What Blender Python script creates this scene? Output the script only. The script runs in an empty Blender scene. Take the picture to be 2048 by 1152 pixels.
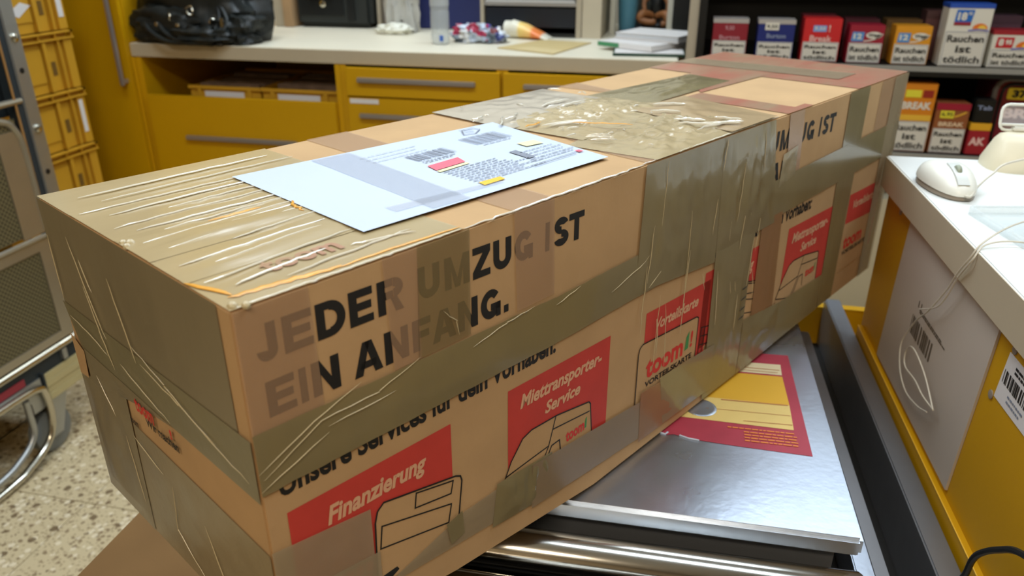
import bpy, bmesh, math, random
from mathutils import Vector, Matrix, noise
random.seed(7)
sc = bpy.context.scene
COL = sc.collection
PI = math.pi

# ---------------------------------------------------------------- camera, world, lights, exposure
cam = bpy.data.cameras.new('camera'); camo = bpy.data.objects.new('camera', cam); COL.objects.link(camo)
camo.location = (0, 0, 1.30)
camo.rotation_euler = (math.radians(90 - 24.7), 0, math.radians(12.8))
cam.sensor_width = 36; cam.lens = 27.19; cam.clip_start = 0.02
cam.dof.use_dof = True; cam.dof.focus_distance = 0.72; cam.dof.aperture_fstop = 6.5
sc.camera = camo

world = bpy.data.worlds.new('world'); sc.world = world; world.use_nodes = True
world.node_tree.nodes['Background'].inputs[0].default_value = (1.0, .93, .82, 1)
world.node_tree.nodes['Background'].inputs[1].default_value = 0.35

def area(name, loc, rot, sx, sy, power, color):
    l = bpy.data.lights.new(name, 'AREA'); l.shape = 'RECTANGLE'; l.size = sx; l.size_y = sy
    l.energy = power; l.color = color
    o = bpy.data.objects.new(name, l); o.location = loc; o.rotation_euler = rot; COL.objects.link(o)
    return o
COOL = (.71, .86, 1.0); WARM = (1.0, .84, .62)
# (x, y, width, length, power, colour) of the ceiling luminaires
LUMS = [(-0.9, 2.45, 1.40, .45, 17, COOL), (0.9, 2.45, 1.40, .45, 17, COOL),
        (-0.7, 0.95, 1.40, .35, 18, COOL), (0.95, 0.95, 1.40, .35, 12, COOL),
        (0.0, -1.1, 1.20, .30, 33, WARM)]
for i, (x, y, sx, sy, p, c) in enumerate(LUMS):
    area('ceiling_light_source', (x, y, 2.715), (0, 0, 0), sx, sy, p, c)

sc.view_settings.view_transform = 'Standard'; sc.view_settings.look = 'None'
sc.view_settings.gamma = 1; sc.view_settings.use_curve_mapping = False
sc.view_settings.exposure = 0.34

# ---------------------------------------------------------------- materials
def lin(r, g, b):
    f = lambda c: (c/255/12.92) if c/255 <= .04045 else ((c/255+.055)/1.055)**2.4
    return (f(r), f(g), f(b), 1)

MATS = {}
def mat(name, rgb, rough=.6, metal=0, spec=.5, var=0., vscale=8, bump=0., bscale=60, stretch=(1, 1, 1), var2=None,
        trans=0., alpha=1., coat=0, ior=1.45, rvar=0, emit=0):
    if name in MATS: return MATS[name]
    m = bpy.data.materials.new(name); m.use_nodes = True; MATS[name] = m
    nt = m.node_tree; b = nt.nodes['Principled BSDF']; out = nt.nodes['Material Output']
    c = lin(*rgb)
    b.inputs['Base Color'].default_value = c
    b.inputs['Roughness'].default_value = rough; b.inputs['Metallic'].default_value = metal
    b.inputs['Specular IOR Level'].default_value = spec; b.inputs['IOR'].default_value = ior
    b.inputs['Transmission Weight'].default_value = trans; b.inputs['Coat Weight'].default_value = coat
    if emit:
        b.inputs['Emission Color'].default_value = c; b.inputs['Emission Strength'].default_value = emit
    tc = nt.nodes.new('ShaderNodeTexCoord'); mp = nt.nodes.new('ShaderNodeMapping')
    mp.inputs['Scale'].default_value = stretch
    nt.links.new(tc.outputs['Object'], mp.inputs['Vector'])
    n = nt.nodes.new('ShaderNodeTexNoise'); n.inputs['Scale'].default_value = vscale; n.inputs['Detail'].default_value = 5
    nt.links.new(mp.outputs['Vector'], n.inputs['Vector'])
    mx = nt.nodes.new('ShaderNodeMix'); mx.data_type = 'RGBA'
    c2 = lin(*var2) if var2 else tuple(x*(1-var) for x in c[:3])+(1,)
    mx.inputs[6].default_value = c; mx.inputs[7].default_value = c2
    cr = nt.nodes.new('ShaderNodeMapRange'); cr.inputs['From Min'].default_value = .35; cr.inputs['From Max'].default_value = .68
    nt.links.new(n.outputs['Fac'], cr.inputs['Value']); nt.links.new(cr.outputs[0], mx.inputs[0])
    nt.links.new(mx.outputs[2], b.inputs['Base Color'])
    if rvar:
        rr = nt.nodes.new('ShaderNodeMapRange'); rr.inputs['From Min'].default_value = .3; rr.inputs['From Max'].default_value = .7
        rr.inputs['To Min'].default_value = max(.03, rough-rvar); rr.inputs['To Max'].default_value = rough+rvar
        nt.links.new(n.outputs['Fac'], rr.inputs['Value']); nt.links.new(rr.outputs[0], b.inputs['Roughness'])
    if bump:
        n2 = nt.nodes.new('ShaderNodeTexNoise'); n2.inputs['Scale'].default_value = bscale; n2.inputs['Detail'].default_value = 4
        nt.links.new(mp.outputs['Vector'], n2.inputs['Vector'])
        bp = nt.nodes.new('ShaderNodeBump'); bp.inputs['Strength'].default_value = bump; bp.inputs['Distance'].default_value = .002
        nt.links.new(n2.outputs['Fac'], bp.inputs['Height']); nt.links.new(bp.outputs['Normal'], b.inputs['Normal'])
    if alpha < 1:
        tr = nt.nodes.new('ShaderNodeBsdfTransparent'); ms = nt.nodes.new('ShaderNodeMixShader')
        ms.inputs[0].default_value = alpha
        nt.links.new(tr.outputs[0], ms.inputs[1]); nt.links.new(b.outputs[0], ms.inputs[2])
        nt.links.new(ms.outputs[0], out.inputs['Surface'])
    return m

CARD = mat('cardboard', (188, 154, 112), .8, var=.10, vscale=14, bump=.15, bscale=90, spec=.25)
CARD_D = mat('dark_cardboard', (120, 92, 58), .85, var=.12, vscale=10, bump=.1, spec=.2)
INK = mat('black_ink', (24, 24, 24), .6, var=.1)
REDINK = mat('red_ink', (196, 62, 52), .65, var=.10, vscale=30)
REDINK2 = mat('bright_red_ink', (205, 50, 45), .6, var=.05)
CREAMINK = mat('pale_print', (214, 168, 134), .7, var=.05)
GREENINK = mat('green_ink', (60, 140, 80), .6, var=.05)
TAPE_O = mat('olive_packing_tape', (136, 124, 90), .22, var=.12, vscale=12, bump=.22, bscale=30, alpha=.93, stretch=(1, 1, .3), coat=.3)
TAPE_P = mat('pinkish_packing_tape', (184, 150, 120), .25, var=.07, vscale=10, bump=.15, bscale=25, alpha=.48, stretch=(1, 1, .3))
TAPE_G = mat('grey_packing_tape', (166, 150, 122), .2, var=.12, vscale=16, bump=.3, bscale=30, alpha=.70, stretch=(1, .5, .5))
TAPE_R = mat('reddish_packing_tape', (180, 118, 98), .25, var2=(168, 140, 112), vscale=22, bump=.3, bscale=30, alpha=.9, stretch=(.35, 1, 1))
TAPE_T = mat('tan_tape_top', (182, 164, 126), .2, var=.14, vscale=9, bump=.35, bscale=26, alpha=.88, stretch=(.2, 1, 1))
FILM = mat('crumpled_clear_film', (172, 160, 128), .12, var=.15, vscale=20, bump=.5, bscale=24, alpha=.75)
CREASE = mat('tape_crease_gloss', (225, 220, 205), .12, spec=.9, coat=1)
CREASE_D = mat('tape_crease_side', (186, 172, 138), .25, spec=.6)
GLINT = mat('painted_orange_glint', (228, 166, 70), .25, var=.2, vscale=60, spec=.6)  # orange reflections on the tape, painted in as base colour
PAPER = mat('white_label_paper', (190, 202, 220), .45, var=.03)
PAPER_S = mat('grey_ink', (128, 134, 148), .6, var=.1)
PAPER_T = mat('taped_paper_sheen', (180, 186, 198), .2, alpha=.38)
STEEL = mat('brushed_steel', (196, 204, 216), .34, metal=1, var=.12, vscale=5, bump=.09, bscale=120, rvar=.09)
STEEL_D = mat('dull_steel', (150, 152, 156), .42, metal=.75, var=.2, vscale=6, rvar=.08)
STEEL_L = mat('polished_roller_steel', (190, 186, 178), .16, metal=1, var=.08, vscale=5, stretch=(.2, 1, 1))
HANDLE = mat('handle_steel', (176, 168, 162), .38, metal=.7, var=.05)
BLACKM = mat('black_recess', (22, 21, 18), .7, var=.2)
YEL = mat('yellow_laminate', (200, 150, 0), .45, var=.06, vscale=3, bump=.04, bscale=200)
YEL2 = mat('yellow_laminate_side', (204, 152, 0), .5, var=.06, vscale=4, bump=.05, bscale=150)
YEL3 = mat('yellow_edge_trim', (240, 190, 60), .4, var=.03)
YCR = mat('yellow_crate_plastic', (202, 150, 38), .5, var=.10, vscale=6)
CREAM = mat('cream_worktop', (226, 218, 196), .4, var=.04, vscale=6)
CREAM_E = mat('cream_worktop_edge', (186, 172, 146), .5, var=.04)
WHITE = mat('white_countertop', (232, 234, 230), .35, var=.02)
WPLAS = mat('white_plastic', (232, 230, 218), .35, var=.02)
WPLAS2 = mat('aged_white_plastic', (226, 216, 188), .4, var=.05)
GPLAS = mat('grey_plastic', (150, 138, 124), .4, var=.05)
PANEL = mat('beige_grey_panel', (196, 184, 170), .5, var=.05, vscale=5)
LABEL = mat('white_sticker', (222, 218, 214), .5, var=.02)
BLACK = mat('black_leather', (26, 30, 28), .45, var=.3, vscale=14, bump=.4, bscale=30)
BLACKP = mat('black_plastic', (20, 22, 22), .4, var=.1)
BLACKC = mat('black_case', (40, 44, 42), .5, var=.2, vscale=9, bump=.2, bscale=50)
CHROME = mat('chrome', (200, 195, 180), .2, metal=1)
NAVY = mat('navy_card', (34, 42, 92), .5, var=.06)
SHELF = mat('black_shelf', (14, 17, 19), .5, var=.2)
SHELF_E = mat('grey_shelf_edge', (150, 148, 140), .4, var=.05)
SHELF_B = mat('dark_base_panel', (190, 178, 150), .6, var=.05)
BEIGE = mat('beige_board', (176, 164, 142), .6, var=.06)
KRAFT = mat('kraft_paper', (196, 174, 122), .7, var=.06)
WALLM = mat('cream_wall_paint', (206, 196, 176), .8, var=.03)
CEIL = mat('white_ceiling', (225, 222, 214), .8, var=.03)
RUBBER = mat('dark_rubber', (34, 42, 46), .6, var=.1)
WHEELM = mat('grey_wheel', (120, 122, 118), .5, var=.1)
GALV = mat('galvanised_steel', (176, 178, 176), .38, metal=.85, var=.15, vscale=9, rvar=.06)
ALU = mat('aluminium_frame', (176, 168, 150), .35, metal=.8, var=.08)
BEIGEP = mat('olive_beige_profile', (178, 164, 118), .5, var=.08)
CORD = mat('white_cable', (206, 198, 180), .4, var=.04)
CORD2 = mat('black_cable', (28, 32, 34), .45, var=.1)
CLEAR = mat('clear_plastic', (232, 240, 240), .08, trans=.0, alpha=.28, spec=.9)
CLEARB = mat('clear_grey_plastic', (206, 212, 212), .12, alpha=.45, spec=.9)
TEAL = mat('teal_ceramic', (86, 140, 160), .4, var=.08)
BROWN = mat('brown_wood', (160, 104, 60), .5, var=.3, vscale=20)
GREEND = mat('dark_green_card', (34, 66, 52), .5, var=.1)
GREENM = mat('green_band', (70, 140, 96), .5)
LUM = mat('luminaire_diffuser', (240, 244, 250), .5, emit=2.2)
def col(name, rgb, rough=.45): return mat(name, rgb, rough, var=.04)

def terrazzo():
    m = bpy.data.materials.new('terrazzo'); m.use_nodes = True; nt = m.node_tree; b = nt.nodes['Principled BSDF']
    b.inputs['Roughness'].default_value = .45
    tc = nt.nodes.new('ShaderNodeTexCoord')
    base = lin(196, 180, 144)
    prev = None
    def chips(scale, thr, sel, colour, prev, w):
        wn = nt.nodes.new('ShaderNodeTexNoise'); wn.inputs['Scale'].default_value = scale*1.7
        wm = nt.nodes.new('ShaderNodeMix'); wm.data_type = 'VECTOR'; wm.inputs[0].default_value = .012 if scale < 50 else .006
        nt.links.new(tc.outputs['Object'], wn.inputs['Vector']); nt.links.new(tc.outputs['Object'], wm.inputs[4]); nt.links.new(wn.outputs['Color'], wm.inputs[5])
        v = nt.nodes.new('ShaderNodeTexVoronoi'); v.inputs['Scale'].default_value = scale
        nt.links.new(wm.outputs[1], v.inputs['Vector'])
        lt = nt.nodes.new('ShaderNodeMath'); lt.operation = 'LESS_THAN'; lt.inputs[1].default_value = thr
        nt.links.new(v.outputs['Distance'], lt.inputs[0])
        sp = nt.nodes.new('ShaderNodeSeparateColor'); nt.links.new(v.outputs['Color'], sp.inputs[0])
        g = nt.nodes.new('ShaderNodeMath'); g.operation = 'LESS_THAN'; g.inputs[1].default_value = sel
        nt.links.new(sp.outputs[0], g.inputs[0])
        mu = nt.nodes.new('ShaderNodeMath'); mu.operation = 'MULTIPLY'
        nt.links.new(lt.outputs[0], mu.inputs[0]); nt.links.new(g.outputs[0], mu.inputs[1])
        w_ = nt.nodes.new('ShaderNodeMath'); w_.operation = 'MULTIPLY'; w_.inputs[1].default_value = w
        nt.links.new(mu.outputs[0], w_.inputs[0])
        mx = nt.nodes.new('ShaderNodeMix'); mx.data_type = 'RGBA'
        mx.inputs[7].default_value = lin(*colour)
        if prev is None: mx.inputs[6].default_value = base
        else: nt.links.new(prev, mx.inputs[6])
        nt.links.new(w_.outputs[0], mx.inputs[0])
        return mx.outputs[2]
    p = chips(130, .42, .45, (150, 130, 98), None, .75)
    p = chips(75, .40, .35, (122, 100, 72), p, .8)
    p = chips(60, .42, .3, (228, 216, 188), p, .7)
    p = chips(38, .36, .22, (104, 84, 58), p, .9)
    nt.links.new(p, b.inputs['Base Color'])
    return m
TERR = terrazzo()

def perforated():
    m = bpy.data.materials.new('perforated_sheet'); m.use_nodes = True; nt = m.node_tree; b = nt.nodes['Principled BSDF']
    b.inputs['Roughness'].default_value = .45; b.inputs['Metallic'].default_value = .3
    tc = nt.nodes.new('ShaderNodeTexCoord'); mp = nt.nodes.new('ShaderNodeMapping'); mp.inputs['Rotation'].default_value = (math.radians(45), 0, 0)
    nt.links.new(tc.outputs['Object'], mp.inputs['Vector'])
    sx = nt.nodes.new('ShaderNodeSeparateXYZ'); nt.links.new(mp.outputs[0], sx.inputs[0])
    acc = []
    for ax in (1, 2):
        mu = nt.nodes.new('ShaderNodeMath'); mu.operation = 'MULTIPLY'; mu.inputs[1].default_value = 2*PI/.0095
        nt.links.new(sx.outputs[ax], mu.inputs[0])
        s = nt.nodes.new('ShaderNodeMath'); s.operation = 'SINE'; nt.links.new(mu.outputs[0], s.inputs[0]); acc.append(s)
    ad = nt.nodes.new('ShaderNodeMath'); ad.operation = 'ADD'; nt.links.new(acc[0].outputs[0], ad.inputs[0]); nt.links.new(acc[1].outputs[0], ad.inputs[1])
    mr = nt.nodes.new('ShaderNodeMapRange'); mr.inputs['From Min'].default_value = .2; mr.inputs['From Max'].default_value = .7
    nt.links.new(ad.outputs[0], mr.inputs[0])
    mx = nt.nodes.new('ShaderNodeMix'); mx.data_type = 'RGBA'; mx.inputs[6].default_value = lin(112, 103, 74); mx.inputs[7].default_value = lin(46, 44, 30)
    nt.links.new(mr.outputs[0], mx.inputs[0]); nt.links.new(mx.outputs[2], b.inputs['Base Color'])
    return m
PERF = perforated()

# ---------------------------------------------------------------- mesh helpers
class MB:
    def __init__(s): s.v = []; s.f = []; s.smooth = False
    def add(s, vs, fs):
        n = len(s.v); s.v += [tuple(map(float, v)) for v in vs]; s.f += [tuple(n+i for i in f) for f in fs]; return s
    def box(s, x0, x1, y0, y1, z0, z1, bev=0, M=None):
        if bev:
            bm = bmesh.new(); bmesh.ops.create_cube(bm, size=1)
            for v in bm.verts:
                v.co = Vector(((x0+x1)/2+v.co.x*(x1-x0), (y0+y1)/2+v.co.y*(y1-y0), (z0+z1)/2+v.co.z*(z1-z0)))
            bmesh.ops.bevel(bm, geom=bm.edges[:], offset=bev, segments=2, affect='EDGES')
            bm.verts.index_update()
            vs = [v.co.copy() for v in bm.verts]; fs = [[v.index for v in f.verts] for f in bm.faces]; bm.free()
        else:
            vs = [Vector(p) for p in ((x0,y0,z0),(x1,y0,z0),(x1,y1,z0),(x0,y1,z0),(x0,y0,z1),(x1,y0,z1),(x1,y1,z1),(x0,y1,z1))]
            fs = [(3,2,1,0),(4,5,6,7),(0,1,5,4),(1,2,6,5),(2,3,7,6),(3,0,4,7)]
        if M: vs = [M @ v for v in vs]
        return s.add(vs, fs)
    def tube(s, pts, r, n=8, closed=False, cap=True):
        pts = [Vector(p) for p in pts]; N = len(pts); rs = r if isinstance(r, (list, tuple)) else [r]*N
        vs = []; up = None
        for i, p in enumerate(pts):
            a = pts[(i-1) % N] if (closed or i > 0) else p; b = pts[(i+1) % N] if (closed or i < N-1) else p
            d = (b-a).normalized() if (b-a).length > 1e-9 else Vector((0,0,1))
            if up is None:
                up = Vector((0,0,1)) if abs(d.z) < .9 else Vector((1,0,0))
            x = (up - d*up.dot(d))
            x = x.normalized() if x.length > 1e-6 else d.orthogonal().normalized()
            up = x; y = d.cross(x)
            for k in range(n):
                t = 2*PI*k/n; vs.append(p+(x*math.cos(t)+y*math.sin(t))*rs[i])
        fs = []
        for i in range(N if closed else N-1):
            j = (i+1) % N
            for k in range(n): fs.append((i*n+k, i*n+(k+1) % n, j*n+(k+1) % n, j*n+k))
        if cap and not closed: fs += [tuple(range(n-1, -1, -1)), tuple((N-1)*n+k for k in range(n))]
        return s.add(vs, fs)
    def lathe(s, prof, n=20, M=None):
        vs = []; fs = []
        for r, z in prof:
            for k in range(n):
                t = 2*PI*k/n; vs.append(Vector((r*math.cos(t), r*math.sin(t), z)))
        for i in range(len(prof)-1):
            for k in range(n): fs.append((i*n+k, i*n+(k+1) % n, (i+1)*n+(k+1) % n, (i+1)*n+k))
        fs += [tuple(range(n-1, -1, -1)), tuple((len(prof)-1)*n+k for k in range(n))]
        if M: vs = [M @ v for v in vs]
        return s.add(vs, fs)
    def prism(s, poly, h0, h1, fr):
        # poly of 2D points, fr(a, b, h) -> point
        n = len(poly)
        vs = [fr(a, b, h0) for a, b in poly]+[fr(a, b, h1) for a, b in poly]
        fs = [tuple(range(n-1, -1, -1)), tuple(range(n, 2*n))]+[(i, (i+1) % n, n+(i+1) % n, n+i) for i in range(n)]
        return s.add(vs, fs)
    def build(s, name, m, parent=None, smooth=False, kind=None, label=None, fix=True):
        me = bpy.data.meshes.new(name); me.from_pydata(s.v, [], s.f); me.update()
        if fix:
            bm = bmesh.new(); bm.from_mesh(me); bmesh.ops.recalc_face_normals(bm, faces=bm.faces[:]); bm.to_mesh(me); bm.free()
        if smooth:
            for p in me.polygons: p.use_smooth = True
            try: me.set_sharp_from_angle(angle=math.radians(40))
            except Exception: pass
        me.materials.append(m)
        o = bpy.data.objects.new(name, me); COL.objects.link(o)
        if parent: o.parent = parent
        if kind: o['kind'] = kind
        if label: o['label'] = label
        return o
def thing(name, label, cat, loc=(0,0,0), rz=0, group=None):
    o = bpy.data.objects.new(name, None); o.empty_display_size = .05; COL.objects.link(o)
    o.location = loc; o.rotation_euler = (0, 0, rz); o['label'] = label; o['category'] = cat
    if group: o['group'] = group
    return o
def tag(o, label, cat, group=None):
    o['label'] = label; o['category'] = cat
    if group: o['group'] = group
    return o
def bx(name, m, parent, *a, bev=0, **k): return MB().box(*a, bev=bev).build(name, m, parent, **k)
def text_polys(body, bold=0.0, shear=0.0, res=3):
    cu = bpy.data.curves.new('t', 'FONT'); cu.body = body; cu.size = 1; cu.offset = bold; cu.shear = shear; cu.resolution_u = res
    o = bpy.data.objects.new('t', cu); COL.objects.link(o)
    dg = bpy.context.evaluated_depsgraph_get(); me = bpy.data.meshes.new_from_object(o.evaluated_get(dg))
    vs = [v.co.copy() for v in me.vertices]; fs = [tuple(p.vertices) for p in me.polygons]
    bpy.data.objects.remove(o); bpy.data.curves.remove(cu); bpy.data.meshes.remove(me)
    return vs, fs
def text(name, body, m, parent, fr, x0, x1, y0, y1, bold=.02, shear=0, h=.0003, slope=0, label=None, cap=None):
    # writes body fitted into x0..x1, y0..y1 of the 2-D frame fr(a, b, h)
    vs, fs = text_polys(body, bold, shear)
    if not vs: return None
    ax = min(v.x for v in vs); bx_ = max(v.x for v in vs); ay = min(v.y for v in vs); by = max(v.y for v in vs)
    out = []
    for v in vs:
        a = x0+(v.x-ax)/(bx_-ax)*(x1-x0); b = y0+(v.y-ay)/(by-ay)*(y1-y0)+slope*(a-x0)
        out.append(fr(a, b, h))
    return MB().add(out, fs).build(name, m, parent, fix=False, label=label)
def poly(name, pts, m, parent, fr, h=.0003, label=None, thick=0):
    if thick: return MB().prism(pts, h, h+thick, fr).build(name, m, parent, label=label)
    return MB().add([fr(a, b, h) for a, b in pts], [tuple(range(len(pts)))]).build(name, m, parent, fix=False, label=label)
def ribbon(mb, pts, w, fr, h, closed=False):
    P = [Vector(p) for p in pts]; n = len(P); L = []; R = []
    for i, p in enumerate(P):
        a = P[(i-1) % n] if (closed or i > 0) else None; b = P[(i+1) % n] if (closed or i < n-1) else None
        d1 = (p-a).normalized() if a is not None else (b-p).normalized(); d2 = (b-p).normalized() if b is not None else d1
        t = (d1+d2).normalized() if (d1+d2).length > .2 else d1
        nrm = Vector((-t.y, t.x)); k = w/2/max(.4, nrm.dot(Vector((-d1.y, d1.x))))
        L.append(p+nrm*k); R.append(p-nrm*k)
    vs = [fr(q.x, q.y, h) for q in L]+[fr(q.x, q.y, h) for q in R]
    fs = [((i+1) % n, i, n+i, n+(i+1) % n) for i in range(n if closed else n-1)]
    mb.add(vs, fs)
def grid_strip(name, quad, m, parent, fr, h=.0004, nx=2, ny=2, amp=0, sc_=(40, 40), seed=0, label=None, edge=True, edgew=0):
    # quad: four 2-D corners in order a, b, c, d
    a, b, c, d = [Vector(q) for q in quad]
    vs = []; fs = []
    for j in range(ny+1):
        for i in range(nx+1):
            u = i/nx; v = j/ny
            p = (a*(1-u)+b*u)*(1-v)+(d*(1-u)+c*u)*v
            if edgew and (i in (0, nx) or j in (0, ny)):
                p = p+Vector((noise.noise(Vector((p.x*60, p.y*60, seed))), noise.noise(Vector((p.x*60, p.y*60, seed+9)))))*edgew
            hh = h
            if amp:
                q = Vector((p.x*sc_[0], p.y*sc_[1], seed*7.3))
                val = 1-abs(noise.noise(q))*2.2+.5*(1-abs(noise.noise(q*2.3))*2)
                fade = min(1, 4*min(u, 1-u, v, 1-v)+.0) if edge else 1
                hh += amp*max(0, val)*fade*.8
            vs.append(fr(p.x, p.y, hh))
    for j in range(ny):
        for i in range(nx):
            k = j*(nx+1)+i; fs.append((k, k+1, k+nx+2, k+nx+1))
    return MB().add(vs, fs).build(name, m, parent, smooth=bool(amp), fix=False, label=label)
def crease(mb, pts, w, hgt, fr, h0=.0004):
    if isinstance(mb, CR):
        q = MB(); crease(q, pts, w, hgt, fr, h0); mb.l.append(q); return
    # a raised fold of tape: a low half-round ridge along a 2-D polyline
    P = [Vector(p) for p in pts]; n = len(P); prof = []
    K = 5
    for i, p in enumerate(P):
        a = P[max(0, i-1)]; b = P[min(n-1, i+1)]; t = (b-a).normalized(); nr = Vector((-t.y, t.x))
        k = math.sin(PI*min(1, max(.0, (i/(n-1)))))**.4 if n > 2 else 1
        for j in range(K):
            an = PI*j/(K-1); q = p+nr*math.cos(an)*w/2*(k*.8+.2)
            prof.append(fr(q.x, q.y, h0+math.sin(an)*hgt*(k*.8+.2)))
    fs = []
    for i in range(n-1):
        for j in range(K-1): fs.append((i*K+j, i*K+j+1, (i+1)*K+j+1, (i+1)*K+j))
    mb.add(prof, fs)
class CR:
    # collects folds; every fold becomes a part of its own
    def __init__(s): s.l = []
    def build(s, name, m, parent, **k):
        for b in s.l: b.build(name, m, parent, smooth=True, fix=False)
def wob(p0, p1, n=8, a=.001, seed=0):
    p0 = Vector(p0); p1 = Vector(p1); t = (p1-p0); nr = Vector((-t.y, t.x)).normalized()
    return [tuple(p0+t*i/n+nr*a*noise.noise(Vector((i*.7, seed*3.1, 1)))*2) for i in range(n+1)]

# ---------------------------------------------------------------- room shell
def structure(name, m, *a, bev=0):
    return MB().box(*a, bev=bev).build(name, m, None, kind='structure')
RX0, RX1, RY0, RY1, RH = -2.62, 3.0, -2.2, 3.25, 2.75
fl = structure('floor', mat('floor_screed', (120, 108, 86), .8, var=.1), RX0, RX1, RY0, RY1, -.08, -.004)
structure('ceiling', CEIL, RX0, RX1, RY0, RY1, RH, RH+.08)
structure('wall_back', WALLM, RX0, RX1, RY1, RY1+.1, 0, RH)
structure('wall_front', mat('brown_wall_panel', (150, 134, 108), .8, var=.05), RX0, RX1, RY0-.1, RY0, 0, RH)
structure('wall_left', mat('taupe_wall_paint', (140, 128, 108), .8, var=.05), RX0-.1, RX0, RY0, RY1, 0, RH)
structure('wall_right', mat('taupe_wall_paint', (140, 128, 108), .8, var=.05), RX1, RX1+.1, RY0, RY1, 0, RH)
# terrazzo tiles, 300 mm, joints on x = -1.38 and y = 1.263
tx = [-1.38+.3*k for k in range(-4, 15)]; ty = [1.263+.3*k for k in range(-11, 7)]
tile0 = MB().box(.0012, .2988, .0012, .2988, -.004, 0, bev=0)
tm = None; cnt = 0
for x in tx:
    for y in ty:
        if x < RX0-.01 or x+.3 > RX1 or y < RY0 or y+.3 > RY1: continue
        if cnt >= 300: continue
        cnt += 1
        if tm is None:
            o = tile0.build('floor_tile', TERR, fl); tm = o.data
        else:
            o = bpy.data.objects.new('floor_tile', tm); COL.objects.link(o); o.parent = fl
        o.location = (x, y, 0)

for i, (x, y, sx, sy, p, c) in enumerate(LUMS):
    t = thing('ceiling_light', ['long ceiling light over the left of the yellow counter', 'long ceiling light before the tobacco shelf', 'long ceiling light over the carton end',
              'cool ceiling light over the white desk', 'warm ceiling light behind the viewer'][i], 'lamp', (x, y, 2.75))
    bx('lamp_housing', mat('lamp_housing', (225, 225, 222), .5), t, -sx/2-.02, sx/2+.02, -sy/2-.02, sy/2+.02, -.026, 0)
    bx('diffuser', LUM, t, -sx/2, sx/2, -sy/2, sy/2, -.031, -.0265)

# ---------------------------------------------------------------- scale and steel roller conveyor
SC = thing('parcel_scale', 'brushed steel parcel scale with worn red and yellow sticker', 'scale', (.2129, .6622, 0), math.radians(1.6))
bx('weighing_platform', STEEL, SC, -.58, 0, 0, .50, .722, .745, bev=.004)
bx('scale_body', STEEL_D, SC, -.56, -.02, .02, .48, .655, .7215)
for xx in (-.52, -.05):
    for yy in (.05, .45): MB().lathe([(.018, .6005), (.018, .625), (.009, .628), (.009, .656)], 12, Matrix.Translation((xx, yy, 0))).build('foot', BLACKP, SC, smooth=True)
fS = lambda a, b, h: Vector((a, b, .745+h))
stk = [(-.0307, .1342), (-.030, .3753), (-.34, .3653), (-.34, .150), (-.235, .158), (-.211, .1534), (-.200, .1445), (-.19, .1475), (-.17, .1425), (-.155, .1405), (-.12, .138)]
SKR = mat('sticker_dark_red', (166, 56, 72), .45, var=.15, vscale=30)
SKY = mat('sticker_yellow', (212, 166, 50), .45, var=.06)
SKC = mat('sticker_cream', (218, 192, 118), .5, var=.07, vscale=20)
SKP = mat('sticker_pale', (216, 202, 164), .5, var=.06)
SKO = mat('sticker_orange', (222, 132, 58), .5)
def fSp(name, pts, m, h): poly(name, pts, m, SC, fS, h)
fSp('sticker', stk, SKR, .0004)
MB().tube([fS(a, b, .0008) for a, b in ((-.212, .155), (-.205, .147), (-.2, .1455), (-.197, .150))], .0012, 6).build('torn_edge', PAPER, SC)
MB().tube([fS(a, b, .0008) for a, b in ((-.183, .1465), (-.172, .142), (-.160, .1405))], .001, 6).build('torn_edge', PAPER, SC)
fSp('sticker_pale_band', [(-.0437, .3451), (-.30, .336), (-.30, .312), (-.0449, .3159)], SKP, .0008)
fSp('sticker_yellow_field', [(-.0449, .3120), (-.30, .308), (-.30, .2393), (-.0441, .2403)], SKY, .0008)
fSp('sticker_cream_field', [(-.0441, .2403), (-.30, .2393), (-.30, .190), (-.0456, .1839)], SKC, .0008)
ln = MB()
for (a0, a1, b0, w) in ((-.28, -.047, .3265, .0013), (-.28, -.05, .3190, .001), (-.13, -.046, .2370, .0022), (-.15, -.046, .2130, .0008), (-.105, -.046, .1925, .0012)):
    ribbon(ln, [(a0, b0), (a1, b0+.002)], w, fS, .0012)
ln.build('sticker_ruled_lines', mat('sticker_brown_line', (172, 112, 70), .5), SC, fix=False)
ln = MB(); rnd = random.Random(3)
for r_, (b0, a0) in enumerate(((.1755, -.125), (.1685, -.106), (.1625, -.106), (.1565, -.106), (.1505, -.106))):
    a = a0
    while a < -.046:
        w = rnd.uniform(.003, .010); ribbon(ln, [(a, b0), (min(a+w, -.044), b0)], .0022, fS, .0012); a += w+.0012
ln.build('sticker_small_print', SKO, SC, fix=False)
0 and fSp('cut_out_ring', [(-.1565+.026*math.cos(t*PI/12), .2125+.0235*math.sin(t*PI/12)) for t in range(24)], STEEL_D, .0013)
MB().lathe([(.0205, .7451), (.0200, .7462), (.0185, .7467), (.0160, .7466), (.010, .7462), (.002, .7460)], 28, Matrix.Translation((-.1565, .2125, 0))).build('steel_button', STEEL, SC, smooth=True)

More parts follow.
